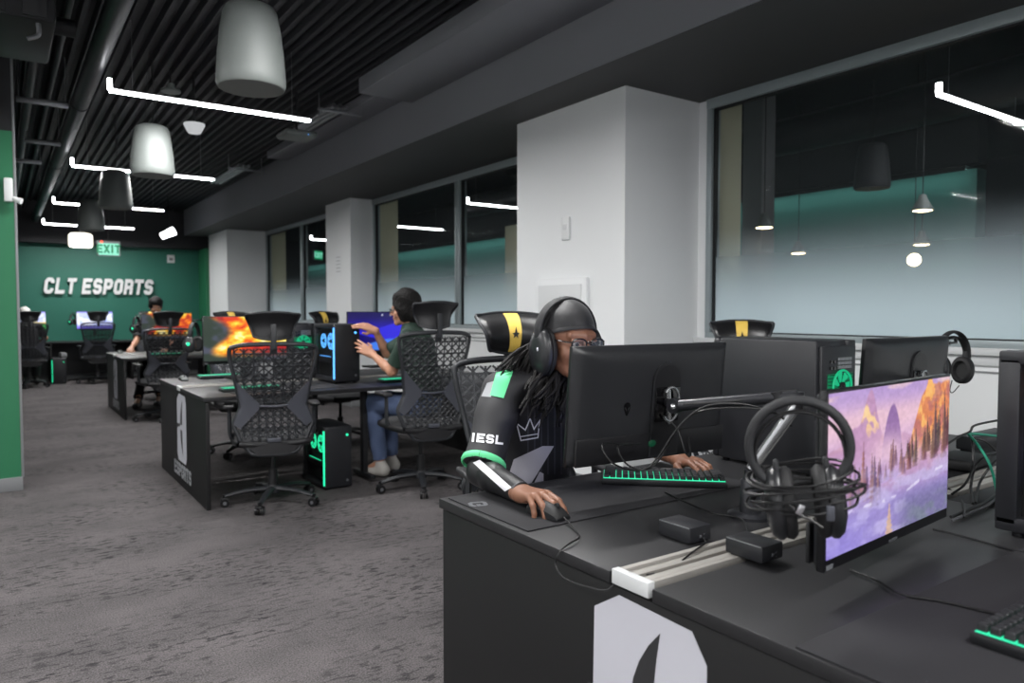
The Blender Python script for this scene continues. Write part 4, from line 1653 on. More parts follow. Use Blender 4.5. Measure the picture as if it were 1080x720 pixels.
def clip_seg(p, q, poly):
    """parts of segment pq inside a convex-ish polygon (2D)"""
    ts = [0.0, 1.0]
    n = len(poly)
    for i in range(n):
        a, b = poly[i], poly[(i + 1) % n]
        r = (q[0] - p[0], q[1] - p[1])
        s = (b[0] - a[0], b[1] - a[1])
        den = r[0] * s[1] - r[1] * s[0]
        if abs(den) < 1e-12:
            continue
        t = ((a[0] - p[0]) * s[1] - (a[1] - p[1]) * s[0]) / den
        w = ((a[0] - p[0]) * r[1] - (a[1] - p[1]) * r[0]) / den
        if 0 <= t <= 1 and 0 <= w <= 1:
            ts.append(t)
    ts = sorted(ts)
    out = []
    for a, b in zip(ts, ts[1:]):
        if b - a < 1e-4:
            continue
        m = (p[0] + (q[0] - p[0]) * (a + b) / 2, p[1] + (q[1] - p[1]) * (a + b) / 2)
        c = False
        for i in range(n):
            x1, y1 = poly[i]
            x2, y2 = poly[(i + 1) % n]
            if (y1 > m[1]) != (y2 > m[1]) and m[0] < (x2 - x1) * (m[1] - y1) / (y2 - y1) + x1:
                c = not c
        if c:
            out.append(((p[0] + (q[0] - p[0]) * a, p[1] + (q[1] - p[1]) * a), (p[0] + (q[0] - p[0]) * b, p[1] + (q[1] - p[1]) * b)))
    return out


def make_chair(label, loc, rz=0., group=None):
    t = thing('task_chair', label, 'chair', loc, rz, group)
    # seat
    def seat(u, v, top=True):
        a, b = (u - .5) * 2, (v - .5) * 2
        k = 1 - .10 * abs(b) ** 3
        w = .255 * k * (1 - .06 * (b < 0) * abs(b))
        e = max(abs(a), abs(b))
        z = .505 - .035 * max(0, e) ** 8 - .012 * (1 - a * a) * (b < .4) - (.03 * max(0, b - .6))
        if not top:
            z = .435 + .012 * e
        return (a * w, b * .245 + .01, z)
    MB().sheet(lambda u, v: seat(u, v), 18, 18).sheet(lambda u, v: seat(u, v, False), 18, 18).build('seat', MATS['chair_fabric'], t, 60)
    rim = MB()
    ring = [(0, v / 12) for v in range(12)] + [(u / 12, 1) for u in range(12)] + [(1, 1 - v / 12) for v in range(12)] + [(1 - u / 12, 0) for u in range(12)]
    rim.tube([Vector(seat(u, v)) + Vector((0, 0, -.012)) for u, v in ring + ring[:1]], .020, 8, cap=False)
    rim.tube([Vector(seat(u, v, False)) + Vector((0, 0, .006)) for u, v in ring + ring[:1]], .018, 8, cap=False)
    rim.build('seat_shell', MATS['chair_black'], t, 60)
    # back frame outline
    zs = [1.085, 1.05, 1.0, .93, .86, .78, .70, .64, .585, .52, .47, .42, .39]
    left = [bk(-outline_hw(z), z) for z in zs]
    right = [bk(outline_hw(z), z) for z in zs[::-1]]
    topc = [bk(x, 1.098 + .012 * (1 - (x / .24) ** 2)) for x in (.20, .12, 0, -.12, -.20)]
    botc = [bk(x, .378) for x in (-.08, 0, .08)]
    loop = left + botc + right + topc
    MB().tube(catmull(loop + loop[:1], 3), .0165, 8, cap=False, flat=.8).build('back_frame', MATS['chair_plastic'], t, 60)
    # cross plates (fins) and lower tray
    for s in (-1, 1):
        P = [(-.236, .875), (-.222, .80), (-.205, .70), (-.236, .62), (-.250, .585), (-.205, .555), (-.085, .688), (-.085, .712)]
        mb = MB()
        cpt = (-.175, .705)
        V_, F_ = [], []
        for q in P + [cpt]:
            V_.append(bk(s * q[0], q[1], -.022 if q == cpt else -.014))
        for q in P + [cpt]:
            V_.append(bk(s * q[0], q[1], .008))
        n = len(P)
        for i in range(n):
            j = (i + 1) % n
            F_ += [(i, j, n), (n + 1 + j, n + 1 + i, 2 * n + 1), (j, i, n + 1 + i, n + 1 + j)]
        mb.raw(V_, F_)
        mb.build('back_fin', MATS['chair_fin'], t, 25)
    MB().tube([bk(-.09, .70, -.01), bk(0, .697, -.016), bk(.09, .70, -.01)], .013, 8, n=4, flat=.7).build('waist_bar', MATS['chair_fin'], t, 60)
    up = [(-.245, 1.08), (.245, 1.08), (.228, .88), (.085, .71), (-.085, .71), (-.228, .88)]
    dn = [(-.085, .69), (.085, .69), (.205, .565), (.198, .50), (.12, .462), (-.12, .462), (-.198, .50), (-.205, .565)]
    for name_, poly, sp in (('back_lattice', up, .060), ('lower_lattice', dn, .046)):
        mb = MB()
        segs = []
        k = -12
        for k in range(-14, 15):
            segs += clip_seg((k * sp, .3), (k * sp * (1.0), 1.2), poly)
            segs += clip_seg((k * sp - .52, .40), (k * sp + .52, 1.30 - .38 * 0), poly)
            segs += clip_seg((k * sp + .52, .40), (k * sp - .52, 1.30), poly)
        if name_ == 'back_lattice':
            for k in range(9):
                segs += clip_seg((-.3, .72 + k * .082), (.3, .72 + k * .082), poly)
        for a, b in segs:
            L = math.hypot(a[0] - b[0], a[1] - b[1])
            m = max(1, int(L / .09))
            pts = [bk(a[0] + (b[0] - a[0]) * i / m, a[1] + (b[1] - a[1]) * i / m, -.004) for i in range(m + 1)]
            mb.tube(pts, .0048, 4, cap=False)
        mb.build(name_, MATS['chair_plastic'], t, 0)

    def cloth(u, v):
        z = .40 + v * .68
        x = (u - .5) * 2 * (outline_hw(z) - .008)
        return bk(x, z, .010)
    MB().sheet(cloth, 14, 20).build('back_mesh', MATS['chair_mesh'], t, 60)
    MB().sheet(lambda u, v: bk((u - .5) * 2 * (.10 + .1 * v), .385 + .075 * v, -.018), 12, 4, (0, .028, 0)).build('lower_tray', MATS['chair_black'], t, 40)
    MB().box(bk(0, .478, -.02), (.085, .016, .028), None, .004).build('lumbar_tab', MATS['chair_fin'], t, 30)
    # headrest
    st = MB()
    st.box(bk(0, 1.075, -.022), (.045, .028, .06), (R(9), 0, 0), .005)
    st.box(bk(0, 1.155, -.035), (.034, .018, .16), (R(-4), 0, 0), .004)
    st.build('headrest_stem', MATS['chair_plastic'], t, 30)

    def hr(u, v, off):
        x = (u - .5) * 2
        hw = .118 + .050 * v ** 1.2
        z = 1.135 + .178 * v - .018 * v * abs(x) ** 2.5 + .020 * (1 - v) * abs(x) ** 2
        y = -.315 + .030 * math.sin(v * math.pi) + .050 * abs(x) ** 2.2 - .035 * v ** 3 + off
        return Vector((x * hw, y, z))

    def pad(f):
        return lambda u, v: hr(u, v, f * (1 - (2 * abs(u - .5)) ** 6) ** .5 * (1 - (2 * abs(v - .5)) ** 5) ** .5 if f else 0)
    h = empty_part('headrest', t)
    MB().sheet(pad(.030), 22, 12).sheet(pad(0.0), 22, 12).build('headrest_cushion', MATS['leather'], h, 60)
    MB().sheet(pad(-.012), 22, 12).build('headrest_shell', MATS['chair_black'], h, 60)
    MB().tube([hr(0, v, 0) for v in (0, .5, 1)] + [hr(u, 1, 0) for u in (.1, .3, .5, .7, .9)] + [hr(1, v, 0) for v in (1, .5, 0)] + [hr(u, 0, 0) for u in (.9, .7, .5, .3, .1)] + [hr(0, 0, 0)], .008, 6, n=3, cap=False).build('headrest_rim', MATS['chair_plastic'], h, 60)
    MB().sheet(lambda u, v: hr(.40 + .2 * u, .03 + .96 * v, .0325 * (1 - (2 * abs(.03 + .96 * v - .5)) ** 5) ** .5), 8, 12).build('headrest_band', MATS['gold_cloth'], h, 60)
    MB().prism([(-.016, 0), (-.004, .004), (0, .030), (.006, .004), (.017, .0), (.008, -.008), (.010, -.022), (0, -.012), (-.011, -.022), (-.008, -.008)], hr(.5, .5, .037), (-1, 0, 0), (0, 0, 1), (0, 1, 0), 0, .002).build('band_emblem', MATS['leather'], h, 0)
    # arms
    for s in (-1, 1):
        a = MB()
        a.tube([(s * .18, -.02, .44), (s * .24, -.03, .445), (s * .272, -.03, .50), (s * .275, -.03, .665)], [.016, .018, .020, .018], 8, n=4, flat=.7)
        ar = a.build('armrest', MATS['chair_plastic'], t, 60)
        MB().box((s * .278, .02, .682), (.070, .23, .024), None, .011, 3).build('arm_pad', MATS['chair_black'], ar, 50)
    # mechanism, column, star base, casters
    MB().box((0, -.03, .415), (.16, .24, .05), None, .012).tube([(0, -.12, .415), (0, -.20, .42), (0, -.225, .47)], .022, 8, n=4).build('mechanism', MATS['chair_black'], t, 40)
    MB().cyl((.10, .02, .42), (.24, .03, .41), .006, seg=8).build('lever', MATS['chair_black'], t)
    MB().lathe([(.035, .09), (.030, .24), (.0, .24)], 18).cyl((0, 0, .2), (0, 0, .41), .016).build('gas_column', MATS['chair_black'], t)
    MB().lathe([(.045, .075), (.05, .10), (.038, .13), (0, .13)], 20).build('hub', MATS['chair_plastic'], t)
    for k in range(5):
        a = R(90 + 72 * k + 18)
        d = Vector((math.cos(a), math.sin(a), 0))
        n = Vector((-d.y, d.x, 0))
        pts = [d * .03 + Vector((0, 0, .105)), d * .18 + Vector((0, 0, .098)), d * .31 + Vector((0, 0, .072))]
        MB().tube(pts, [.027, .022, .017], 8, n=3, flat=.75, up=(0, 0, 1)).build('base_leg', MATS['chair_plastic'], t, 50)
        c = d * .32
        ca = MB().box(c + Vector((0, 0, .052)), (.040, .040, .022), (0, 0, a), .008).cyl(c + Vector((0, 0, .05)), c + Vector((0, 0, .085)), .007).build('caster', MATS['caster'], t, 40)
        for s in (-1, 1):
            w0 = c + n * (s * .010) - d * .008 + Vector((0, 0, .029))
            w1 = c + n * (s * .027) - d * .008 + Vector((0, 0, .029))
            MB().cyl(w0, w1, .029, seg=20).build('wheel', MATS['caster'], ca)
            MB().cyl(w1 - n * (s * .001), w1 + n * (s * .0015), .012, seg=14).build('wheel_cap', MATS['caster_hub'], ca)
    return t


# ================================================================ back-to-back desks
def make_bench(label, y0, group=None, length=2.52):
    t = thing('bench_desk', label, 'desk', (1.085, y0, 0), 0, group)
    L2 = length / 2
    for yy in (0, .893):
        for k in range(2):
            mb = MB().b2((k * L2 + .0008, yy, .722), ((k + 1) * L2 - .0008, yy + .765, .750), .0018)
            mb.build('desktop', MATS['desk_top'], t, 30)
    ep = MB().b2((.012, .004, 0), (.037, 1.654, .716), .001).build('end_panel', MATS['desk_panel'], t, 30)
    MB().b2((length - .037, .004, 0), (length - .012, 1.654, .716), .001).build('end_panel', MATS['desk_panel'], t, 30)
    MB().b2((.03, .79, .66), (length - .03, .868, .735)).build('cable_trough', MATS['desk_metal'], t, 0)
    rl = MB()
    rl.b2((.006, .778, .733), (length, .790, .757), .001)
    rl.b2((.006, .790, .742), (length, .812, .757), .001)
    rl.b2((.006, .812, .737), (length, .840, .741), .0005)
    rl.b2((.006, .840, .742), (length, .872, .750), .001)
    rl.b2((.006, .868, .733), (length, .884, .757), .001)
    rail = rl.build('rail', MATS['rail_alu'], t, 30)
    MB().b2((.0, .776, .726), (.020, .886, .7585), .0015).build('rail_end_cap', MATS['sill_white'], rail, 30)
    for xx in (L2 - .02, ):
        for yy in (.10, 1.20):
            MB().b2((xx - .02, yy, .03), (xx + .02, yy + .35, .06), .004).b2((xx - .02, yy + .14, .06), (xx + .02, yy + .20, .722), .004).build('leg_frame', MATS['desk_metal'], t, 30)
    # emblem on the end panel, facing -X.  (a: along +Y, b: height)
    cy = .796
    octo = [(cy - .166, .235), (cy - .128, .190), (cy + .128, .190), (cy + .166, .235), (cy + .158, .650), (cy + .078, .700), (cy - .128, .694), (cy - .166, .640)]
    O, U, W_, N_ = (0.012, 0, 0), (0, 1, 0), (0, 0, 1), (-1, 0, 0)
    em = MB().prism(octo, O, U, W_, N_, 0, .0012).build('end_emblem', MATS['decal_white'], ep, 0)
    ed = MB()
    blade = [(-.045, .660), (-.012, .622), (.014, .58), (.032, .535), (.042, .470), (-.026, .470), (-.028, .54), (-.035, .60)]
    blade2 = [(a, .90 - b) for a, b in blade]
    tri = lambda P: [(cy + a, b) for a, b in P]
    ed.prism(tri(blade), O, U, W_, N_, .0005, .002)
    ed.prism(tri([(a, b - .0) for a, b in blade2]), O, U, W_, N_, .0005, .002)
    ed.prism(tri([(.052, .455), (.18, .430), (.18, .465), (.052, .475)]), O, U, W_, N_, .0005, .002)
    ed.build('emblem_blade', MATS['decal_dark'], em, 0)
    pl, tot = text_polys('ESPORTS', .105, W=.72, t=.22, gap=.13, shear=.0)
    # reads left to right for someone facing the panel, so it runs towards -Y
    letter_mesh(pl, (.012, cy, .065), (0, -1, 0), (0, 0, 1), (-1, 0, 0), 0, .0012).build('end_lettering', MATS['decal_grey'], ep, 0)
    return t
# ================================================================ desks
front = make_bench('black bench desk in the foreground with big white emblem on its end', .29)
mid_ = dup(front, 'black bench desk in the middle of the aisle, second from the camera', (1.085, 5.10, 0))
far_ = dup(front, 'black bench desk farthest down the aisle before the green wall', (1.2, 9.93, 0))
t = thing('wall_desk', 'long black desk standing against the green end wall', 'desk', (-.6, 15.86, 0))
for k in range(3):
    MB().b2((k * 1.35, 0, .722), ((k + 1) * 1.35 - .002, .72, .75), .002).build('desktop', MATS['desk_top'], t, 30)
for k in range(4):
    MB().b2((k * 1.34, .03, 0), (k * 1.34 + .03, .70, .72), .002).build('side_panel', MATS['desk_panel'], t, 30)
MB().b2((.03, .64, .1), (4.02, .66, .72)).build('modesty_panel', MATS['desk_metal'], t, 0)

# ================================================================ chairs
def face(dx, dy):
    return math.atan2(-dx, dy)


c1 = make_chair('empty mesh-back chair in the middle of the picture with its back to the camera', (1.52, 5.06, 0), face(.25, .97))
c2 = dup(c1, 'mesh-back chair occupied by the person in the green shirt', (2.55, 4.85, 0), face(.10, .995))
c2.scale = (1, 1, 1.055)
c3 = dup(c1, 'chair the headset-wearing player sits in at the front desk', (1.77, 2.37, 0), face(-.28, -.95))
c4 = dup(c1, 'chair mostly hidden behind the large black computer tower by the window', (3.15, 2.42, 0), face(-.75, -.65))
c4.scale = (1, 1, .965)
c5 = dup(c1, 'empty chair behind the middle desk, its headrest top above the fiery monitor', (1.86, 7.0, 0), face(.15, -1))
c6 = dup(c1, 'empty chair behind the middle desk beyond the blue-lit tower', (2.84, 7.15, 0), face(.2, -1))
c7 = dup(c1, 'mesh-back chair at the farthest bench, before the yellow and orange screen', (1.61, 9.75, 0), face(-.1, 1))
c8 = dup(c1, 'empty chair at the wall desk below the letters CLT', (1.46, 15.5, 0), face(0, 1))
c9 = dup(c1, 'chair of the person in the white cap at the far left', (.40, 15.25, 0), face(-.05, 1))
c10 = dup(c1, 'chair of the dark-haired player behind the farthest bench', (1.92, 12.2, 0), face(0, -1))

# ================================================================ screens
PV = pic_valley()
m1 = make_monitor('large monitor in the right foreground showing a purple mountain valley', PV, (1.590, .832, .992), R(5), 0, hook=-1)
m2 = make_monitor('monitor seen from behind, hiding the player face in the headset', pic_bright(), (1.625, 1.60, 1.045), math.pi - R(4), R(-5.5))
m3 = make_monitor('monitor seen from behind beside the window, with a headset on its corner', pic_bright(), (2.86, 1.46, 1.045), math.pi, R(-4), hook=-1)
m4 = make_monitor('monitor with fiery orange picture in front of the empty middle chair', pic_fire(), (1.50, 5.62, 1.108), R(0), 0, hook=-1, stand=True, scr=SCR2)
m5 = make_monitor('monitor with blue and violet dunes beside the person in green', pic_dunes(), (2.62, 5.66, 1.14), R(-3), 0, stand=True)
m6 = make_monitor('monitor seen from behind at the far side of the middle desk', pic_dunes(), (1.66, 6.20, 1.08), math.pi, 0, stand=True)
m7 = make_monitor('monitor with yellow and orange picture on the farthest bench', pic_fire(seed=5), (1.80, 10.50, 1.12), 0, 0, hook=-1, stand=True)
m8 = make_monitor('bright bluish monitor on the wall desk under the letters CLT', pic_bright(seed=4), (1.50, 16.2, 1.14), 0, 0, hook=-1, stand=True, scr=SCR2)
m9 = make_monitor('bright monitor at the far left, before the person in the white cap', pic_bright(seed=6, green=True), (.40, 16.2, 1.14), 0, 0, stand=True, scr=SCR2)

# ================================================================ towers
OFF = MATS['pc_inner']
make_tower('glossy black tower computer at the right edge of the picture', (2.195, .60, .75), R(0), OFF, OFF, OFF)
make_tower('big matte black tower with green-lit rear fan, beside the player keyboard', (2.365, 1.655, .75), math.pi, GLOW_G, rear=True)
make_tower('tower on the middle desk with a glowing blue strip and blue fan', (2.245, 5.725, .75), 0, GLOW_B, strip=GLOW_B)
make_tower('tower on the middle desk whose rear shows a round green fan', (2.055, 6.23, .75), math.pi, GLOW_G, rear=True)
make_tower('tower on the floor under the middle desk with a green light strip', (2.035, 5.40, 0), 0, GLOW_G)
make_tower('tower on the floor under the wall desk with a green strip', (.86, 15.75, 0), 0, GLOW_G)

# ================================================================ keyboards, mice, desk mats
make_keyboard('green-lit keyboard under the player left hand, turned on the desk', (1.79, 1.695, .7545), R(136.6))
make_keyboard('green-lit keyboard at the lower right corner of the picture', (1.545, .498, .7545), 0)
make_keyboard('green-lit keyboard before the fiery orange monitor', (1.47, 5.42, .7505), 0, False)
make_keyboard('green-lit keyboard at the far side of the middle desk', (1.56, 6.56, .7505), math.pi, False)
make_keyboard('small green-lit keyboard on the farthest bench', (1.72, 10.28, .7505), 0, False)
make_keyboard('blue-lit keyboard before the monitor with the blue dunes', (2.68, 5.40, .7505), 0, False)
make_mouse('black mouse under the right hand of the player', (1.232, 1.593, .7545), R(184))
make_mouse('pale mouse on the far corner of the middle desk', (1.23, 6.50, .7505), R(180), False, 'speaker_white')
make_mouse('pale mouse on the corner of the farthest bench', (1.33, 11.2, .7505), R(180), False, 'speaker_white')
o = MB().b2((1.105, 1.515, .7503), (2.02, 1.925, .7540), .0015).build('desk_mat', MATS['mat_cloth'], angle=30)
tag(o, 'dark cloth desk mat under the player hands, with a grey G mark', 'desk mat')
pl, tot = text_polys('G', .055, W=.9, t=.22)
letter_mesh(pl, (1.165, 1.80, .7541), (-.35, -.94, 0), (-.94, .35, 0), (0, 0, 1), 0, .0006).build('mat_emblem', MATS['emblem_grey'], o, 0)
o = MB().b2((1.092, .315, .7503), (2.03, .728, .7540), .0015).build('desk_mat', MATS['mat_cloth'], angle=30)
tag(o, 'dark cloth desk mat at the lower right, below the valley monitor', 'desk mat')
tag(MB().b2((1.3, 5.2, .7503), (2.1, 5.5, .753), .001).build('desk_mat', MATS['mat_cloth'], angle=30), 'dark desk mat in front of the fiery orange monitor', 'desk mat')

# small black boxes on the front desk
def small_box(label, lo, hi):
    t = thing('adapter_box', label, 'adapter', ((lo[0] + hi[0]) / 2, (lo[1] + hi[1]) / 2, lo[2]))
    c = Vector(((lo[0] + hi[0]) / 2, (lo[1] + hi[1]) / 2, lo[2]))
    MB().b2(Vector(lo) - c + Vector((0, 0, .004)), Vector(hi) - c, .004).build('box_shell', MATS['pc_case'], t, 30)
    MB().b2(Vector((lo[0], lo[1], hi[2])) - c - Vector((.0006, -.004, .003)), Vector((lo[0], hi[1], hi[2])) - c + Vector((.001, -.004, -.0005))).build('bright_edge', MATS['galvanised'], t, 0)
    y = (lo[1] - c.y)
    MB().b2((-.006, y - .002, .014), (.002, y + .002, .021), .001).b2((.010, y - .001, .010), (.013, y + .002, .013)).b2((.010, y - .001, .02), (.013, y + .002, .023)).build('socket', MATS['emblem_grey'], t, 0)
    MB().b2((-.03, -.04, 0), (.03, .04, .005)).build('rubber_foot', MATS['kb_body'], t, 0)


small_box('small black metal box on the player side of the silver desk rail', (1.362, 1.198, .750), (1.438, 1.304, .793))
small_box('small black metal box lying across the silver desk rail', (1.372, 1.000, .757), (1.448, 1.102, .798))

# ================================================================ monitor arms
def monitor_arm(label, base, p1, p2, p3, mount):
    t = thing('swing_stand', label, 'monitor stand', base)
    b = Vector(base)
    L = lambda p: Vector(p) - b
    MB().lathe([(.062, 0), (.062, .008), (.05, .014), (0, .014)], 32).lathe([(.030, .012), (.028, .10), (.024, .105), (0, .105)], 24).build('base', MATS['arm_metal'], t, 40)
    lw = L(p1)
    MB().cyl((0, 0, .08), lw, .020, seg=20).build('pole', MATS['arm_metal'], t)
    MB().tube([lw, L(p2)], .0155, 16).build('lower_link', MATS['arm_silver'], t)
    MB().tube([lw + Vector((.014, .01, 0)), L(p2) + Vector((.014, .01, 0))], .0125, 16).build('lower_cover', MATS['arm_metal'], t)
    MB().cyl(L(p2) + Vector((0, 0, -.02)), L(p2) + Vector((0, 0, .030)), .016, seg=20).build('elbow', MATS['arm_metal'], t)
    u = MB().tube([L(p2) + Vector((0, 0, .02)), L(p3)], .0165, 20).build('upper_link', MATS['arm_metal'], t)
    d = (L(p3) - L(p2)).normalized()
    MB().tube([L(p2) + Vector((0, 0, .02)) + d * .05 + Vector((0, 0, -.012)), L(p2) + Vector((0, 0, .02)) + d * .055 + Vector((0, 0, .012))], .018, 12).build('collar', MATS['pipe_black'], u)
    MB().cyl(L(p3) - Vector((.012, 0, 0)), L(p3) + Vector((.012, 0, 0)), .022, seg=24).cyl(L(p3), L(mount), .014).build('tilt_head', MATS['arm_metal'], t)
    MB().ell(L(p3) + Vector((-.018, -.010, 0)), (.009, .009, .009), None, 14).build('silver_bolt', MATS['arm_silver'], t)
    return t


monitor_arm('black arm with silver link carrying the monitor before the player', (1.70, 1.28, .75), (1.695, 1.275, .885), (1.742, 1.165, 1.075), (1.605, 1.475, 1.045), (1.655, 1.55, 1.045))
monitor_arm('monitor arm largely hidden behind the valley monitor', (1.66, 1.005, .75), (1.66, 1.0, .87), (1.76, .96, .95), (1.62, .93, .99), (1.60, .88, .99))
monitor_arm('monitor arm behind the monitor beside the window', (2.40, 1.26, .75), (2.40, 1.26, .88), (2.33, 1.23, 1.04), (2.80, 1.34, 1.06), (2.88, 1.41, 1.05))

# ================================================================ headsets at rest
hs = make_headset('big black headset hanging left of the valley monitor, cable wound round it', (1.178, .772, .984), Euler((R(4), R(-7), R(-52))), bw=.0135, width=.038, rb=.084, logo=False, top=.180, cup=1.18, bflat=.65)
hl = hs.matrix_basis.copy()
mb = MB()
rr = random.Random(3)
for k in range(8):
    pts = []
    z0 = .018 + .007 * k - .02
    ax, ay = .094 + rr.uniform(-.010, .010), .056 + rr.uniform(-.008, .008)
    for j in range(15):
        a = 2 * math.pi * j / 14 + k
        pts.append((ax * math.cos(a), ay * math.sin(a), z0 + .010 * math.sin(a * 1 + k) + rr.uniform(-.002, .002)))
    mb.tube(pts, .0026, 6, n=3)
mb.tube([(-.03, -.06, .01), (-.01, -.065, -.01), (.0, -.066, -.015), (.02, -.07, -.03)], .0026, 6, n=4)
w = mb.build('wound_cable', MATS['cable_black'], hs)
MB().box((-.012, -.066, .002), (.010, .005, .018), (0, .5, 0), .001).build('usb_plug', MATS['usb_metal'], w, 30)
MB().box((.035, -.068, -.006), (.013, .008, .026), (0, .1, 0), .002).build('plug_cover', MATS['chair_fin'], w, 30)
h2 = make_headset('black headset hanging on the right corner of the monitor beside the window', (3.225, 1.45, 1.085), (0, R(4), R(-8)), bw=.015, width=.078)
mb = MB()
mb.tube([(-.02, -.02, -.05), (-.03, -.02, -.09), (-.01, -.02, -.10), (.03, -.02, -.07)], .002, 6, n=4)
mb.build('loose_cable', MATS['cable_black'], h2)
make_headset('headset hanging left of the fiery orange monitor, green light on its cup', (1.135, 5.61, 1.09), (0, 0, R(60)), led=GLOW_G)
make_headset('headset hanging left of the yellow and orange monitor on the farthest bench', (1.435, 10.5, 1.10), (0, 0, R(60)), led=GLOW_G)
make_headset('headset hanging left of the bright bluish monitor on the wall desk', (1.13, 16.15, 1.12), (0, 0, R(60)), led=GLOW_G)

# ================================================================ cables and small things
def cable(label, pts, r=.0026, m='cable_black', n=6, name='cable'):
    tag(MB().tube(pts, r, 7, n=n).build(name, MATS[m]), label, 'cable')


D = .7580
cable('thin mouse cable looping from the player mouse over the desk edge',
      [(1.235, 1.528, .765), at_z(606, 557, D), at_z(611, 566, D), at_z(600, 573, D + .002), at_X(590, 582, 1.078), at_X(586, 596, 1.070), at_X(596, 610, 1.070), at_X(620, 619, 1.070), at_X(640, 622, 1.074), (1.10, 1.164, .735), (1.16, 1.12, .748)], .0022)
cable('cable curving from the keyboard of the player to the base of the arm',
      [at_z(702, 519, D), at_z(720, 528, D), at_z(750, 540, D), at_z(776, 545, D), at_z(786, 552, D + .004), at_z(790, 570, .752 + .003), at_z(786, 580, .75)], .0028)
cable('cable running from under the valley monitor to the keyboard at lower right',
      [at_z(897, 601, D), at_z(925, 612, D), at_z(950, 626, D), at_z(990, 633, D), at_z(1035, 643, D), at_z(1064, 650, D + .004)], .0028)
cable('cable lying on the near desk between valley monitor and glossy tower',
      [at_z(984, 558, D - .004), at_z(1010, 564, D - .004), at_z(1050, 575, D - .004), at_z(1085, 584, D - .004)], .0026)
cable('longer monitor cable drooping behind the monitor of the player',
      [(1.50, 1.548, .93), at_Y(636, 468, 1.49), at_Y(646, 488, 1.45), at_Y(672, 496, 1.44), at_Y(690, 487, 1.42), at_Y(712, 455, 1.38), at_Y(732, 436, 1.34), at_Y(765, 430, 1.28), at_Y(812, 433, 1.20), (1.75, 1.19, 1.01)], .0028)
cable('second monitor cable drooping behind the monitor of the player',
      [(1.54, 1.548, .93), at_Y(652, 470, 1.50), at_Y(662, 490, 1.47), at_Y(684, 494, 1.44), at_Y(700, 478, 1.41), at_Y(716, 450, 1.37), at_Y(745, 428, 1.31), at_Y(790, 427, 1.24), (1.735, 1.19, 1.03)], .0028)
cable('short cable hanging below the mount of the monitor of the player',
      [(1.66, 1.545, .99), at_Y(716, 455, 1.52), at_Y(722, 475, 1.50), at_Y(728, 480, 1.50), at_Y(726, 460, 1.54)], .0035)
cable('bundle cable along the arm before the big matte black tower',
      [at_Y(720, 426, 1.40), at_Y(760, 424, 1.33), at_Y(800, 420, 1.26), at_Y(840, 418, 1.19), (1.76, 1.17, 1.06)], .003)
cable('thin cable leaving the black box over the rail',
      [(1.40, 1.195, .765), (1.385, 1.17, .762), (1.33, 1.155, .758), (1.27, 1.14, .75)], .0022)
# tangle behind the near desk
Q = lambda px, py, Y=1.06: at_Y(px, py, Y)
cable('green cable stretched level behind the valley monitor toward the glossy tower', [Q(1021, 457), Q(1034, 458), Q(1060, 461)], .0042, 'cable_green')
cable('green cable running down to the rail behind the valley monitor', [Q(1021, 457), Q(1032, 470), Q(1044, 490, 1.02), Q(1051, 516, 1.0), at_z(1052, 528, .76)], .0042, 'cable_green')
cable('black cable rising from the green cables to the glossy tower', [Q(996, 470), Q(1012, 460), Q(1023, 455), Q(1027, 449), Q(1042, 445), Q(1065, 441)], .0036)
cable('black looped cable above the rail, large loop', [at_z(1026, 531, .762), Q(1024, 512), Q(1029, 491), Q(1042, 480), Q(1062, 476)], .0042)
cable('black looped cable above the rail, smaller loop', [at_z(1029, 530, .762), Q(1033, 510), Q(1043, 494), Q(1054, 483), Q(1066, 481)], .0040)
cable('black cable arching from the green cables down to the left', [Q(1024, 456, 1.08), Q(1026, 472, 1.08), Q(1026, 492, 1.06), Q(1018, 510, 1.04), at_z(1004, 521, .765)], .0038)
cable('black cable swinging low behind the valley monitor', [Q(1000, 515, 1.1), Q(1012, 524, 1.06), at_z(1017, 536, .762), at_z(1016, 545, .757)], .0034)
cable('thin black cable arching high over the black power strip', [Q(1028, 462, 1.1), Q(1040, 466, 1.1), Q(1050, 476, 1.1), Q(1056, 490, 1.1)], .003)
cable('grey cable lying along the desk edge beside the glossy tower', [at_z(1004, 549, .757), at_z(1024, 541, .757), at_z(1042, 533, .757), at_z(1052, 524, .757)], .0032, 'cable_grey')
cable('black cable lying along the foot of the rail beside the glossy tower', [at_z(1003, 545, .760), at_z(1022, 537, .760), at_z(1040, 529, .760), at_z(1056, 518, .760)], .0045)
c = at_Y(1038, 474, 1.34)
tag(MB().box((c.x, c.y, .80), (.34, .07, .055), (0, 0, 0), .006).box((c.x, c.y, .761), (.30, .05, .022)).build('power_strip', MATS['pc_case'], angle=30), 'black power strip lying behind the rail beside the valley monitor', 'power strip')
c = at_z(1014, 482, .785)
tag(MB().box((c.x, c.y, .772), (.22, .13, .040), (0, 0, .1), .012, 3).build('cable_box', MATS['pc_inner'], angle=40), 'flat black box lying left of the black power strip', 'box')
# things at the wall desk
tag(MB().box((.93, 15.66, .52), (.10, .12, .09), (0, 0, .3), .012).box((.93, 15.66, .48), (.06, .08, .02)).build('grey_pouch', MATS['grey_plastic'], angle=40), 'small grey box on the tower under the wall desk', 'box')

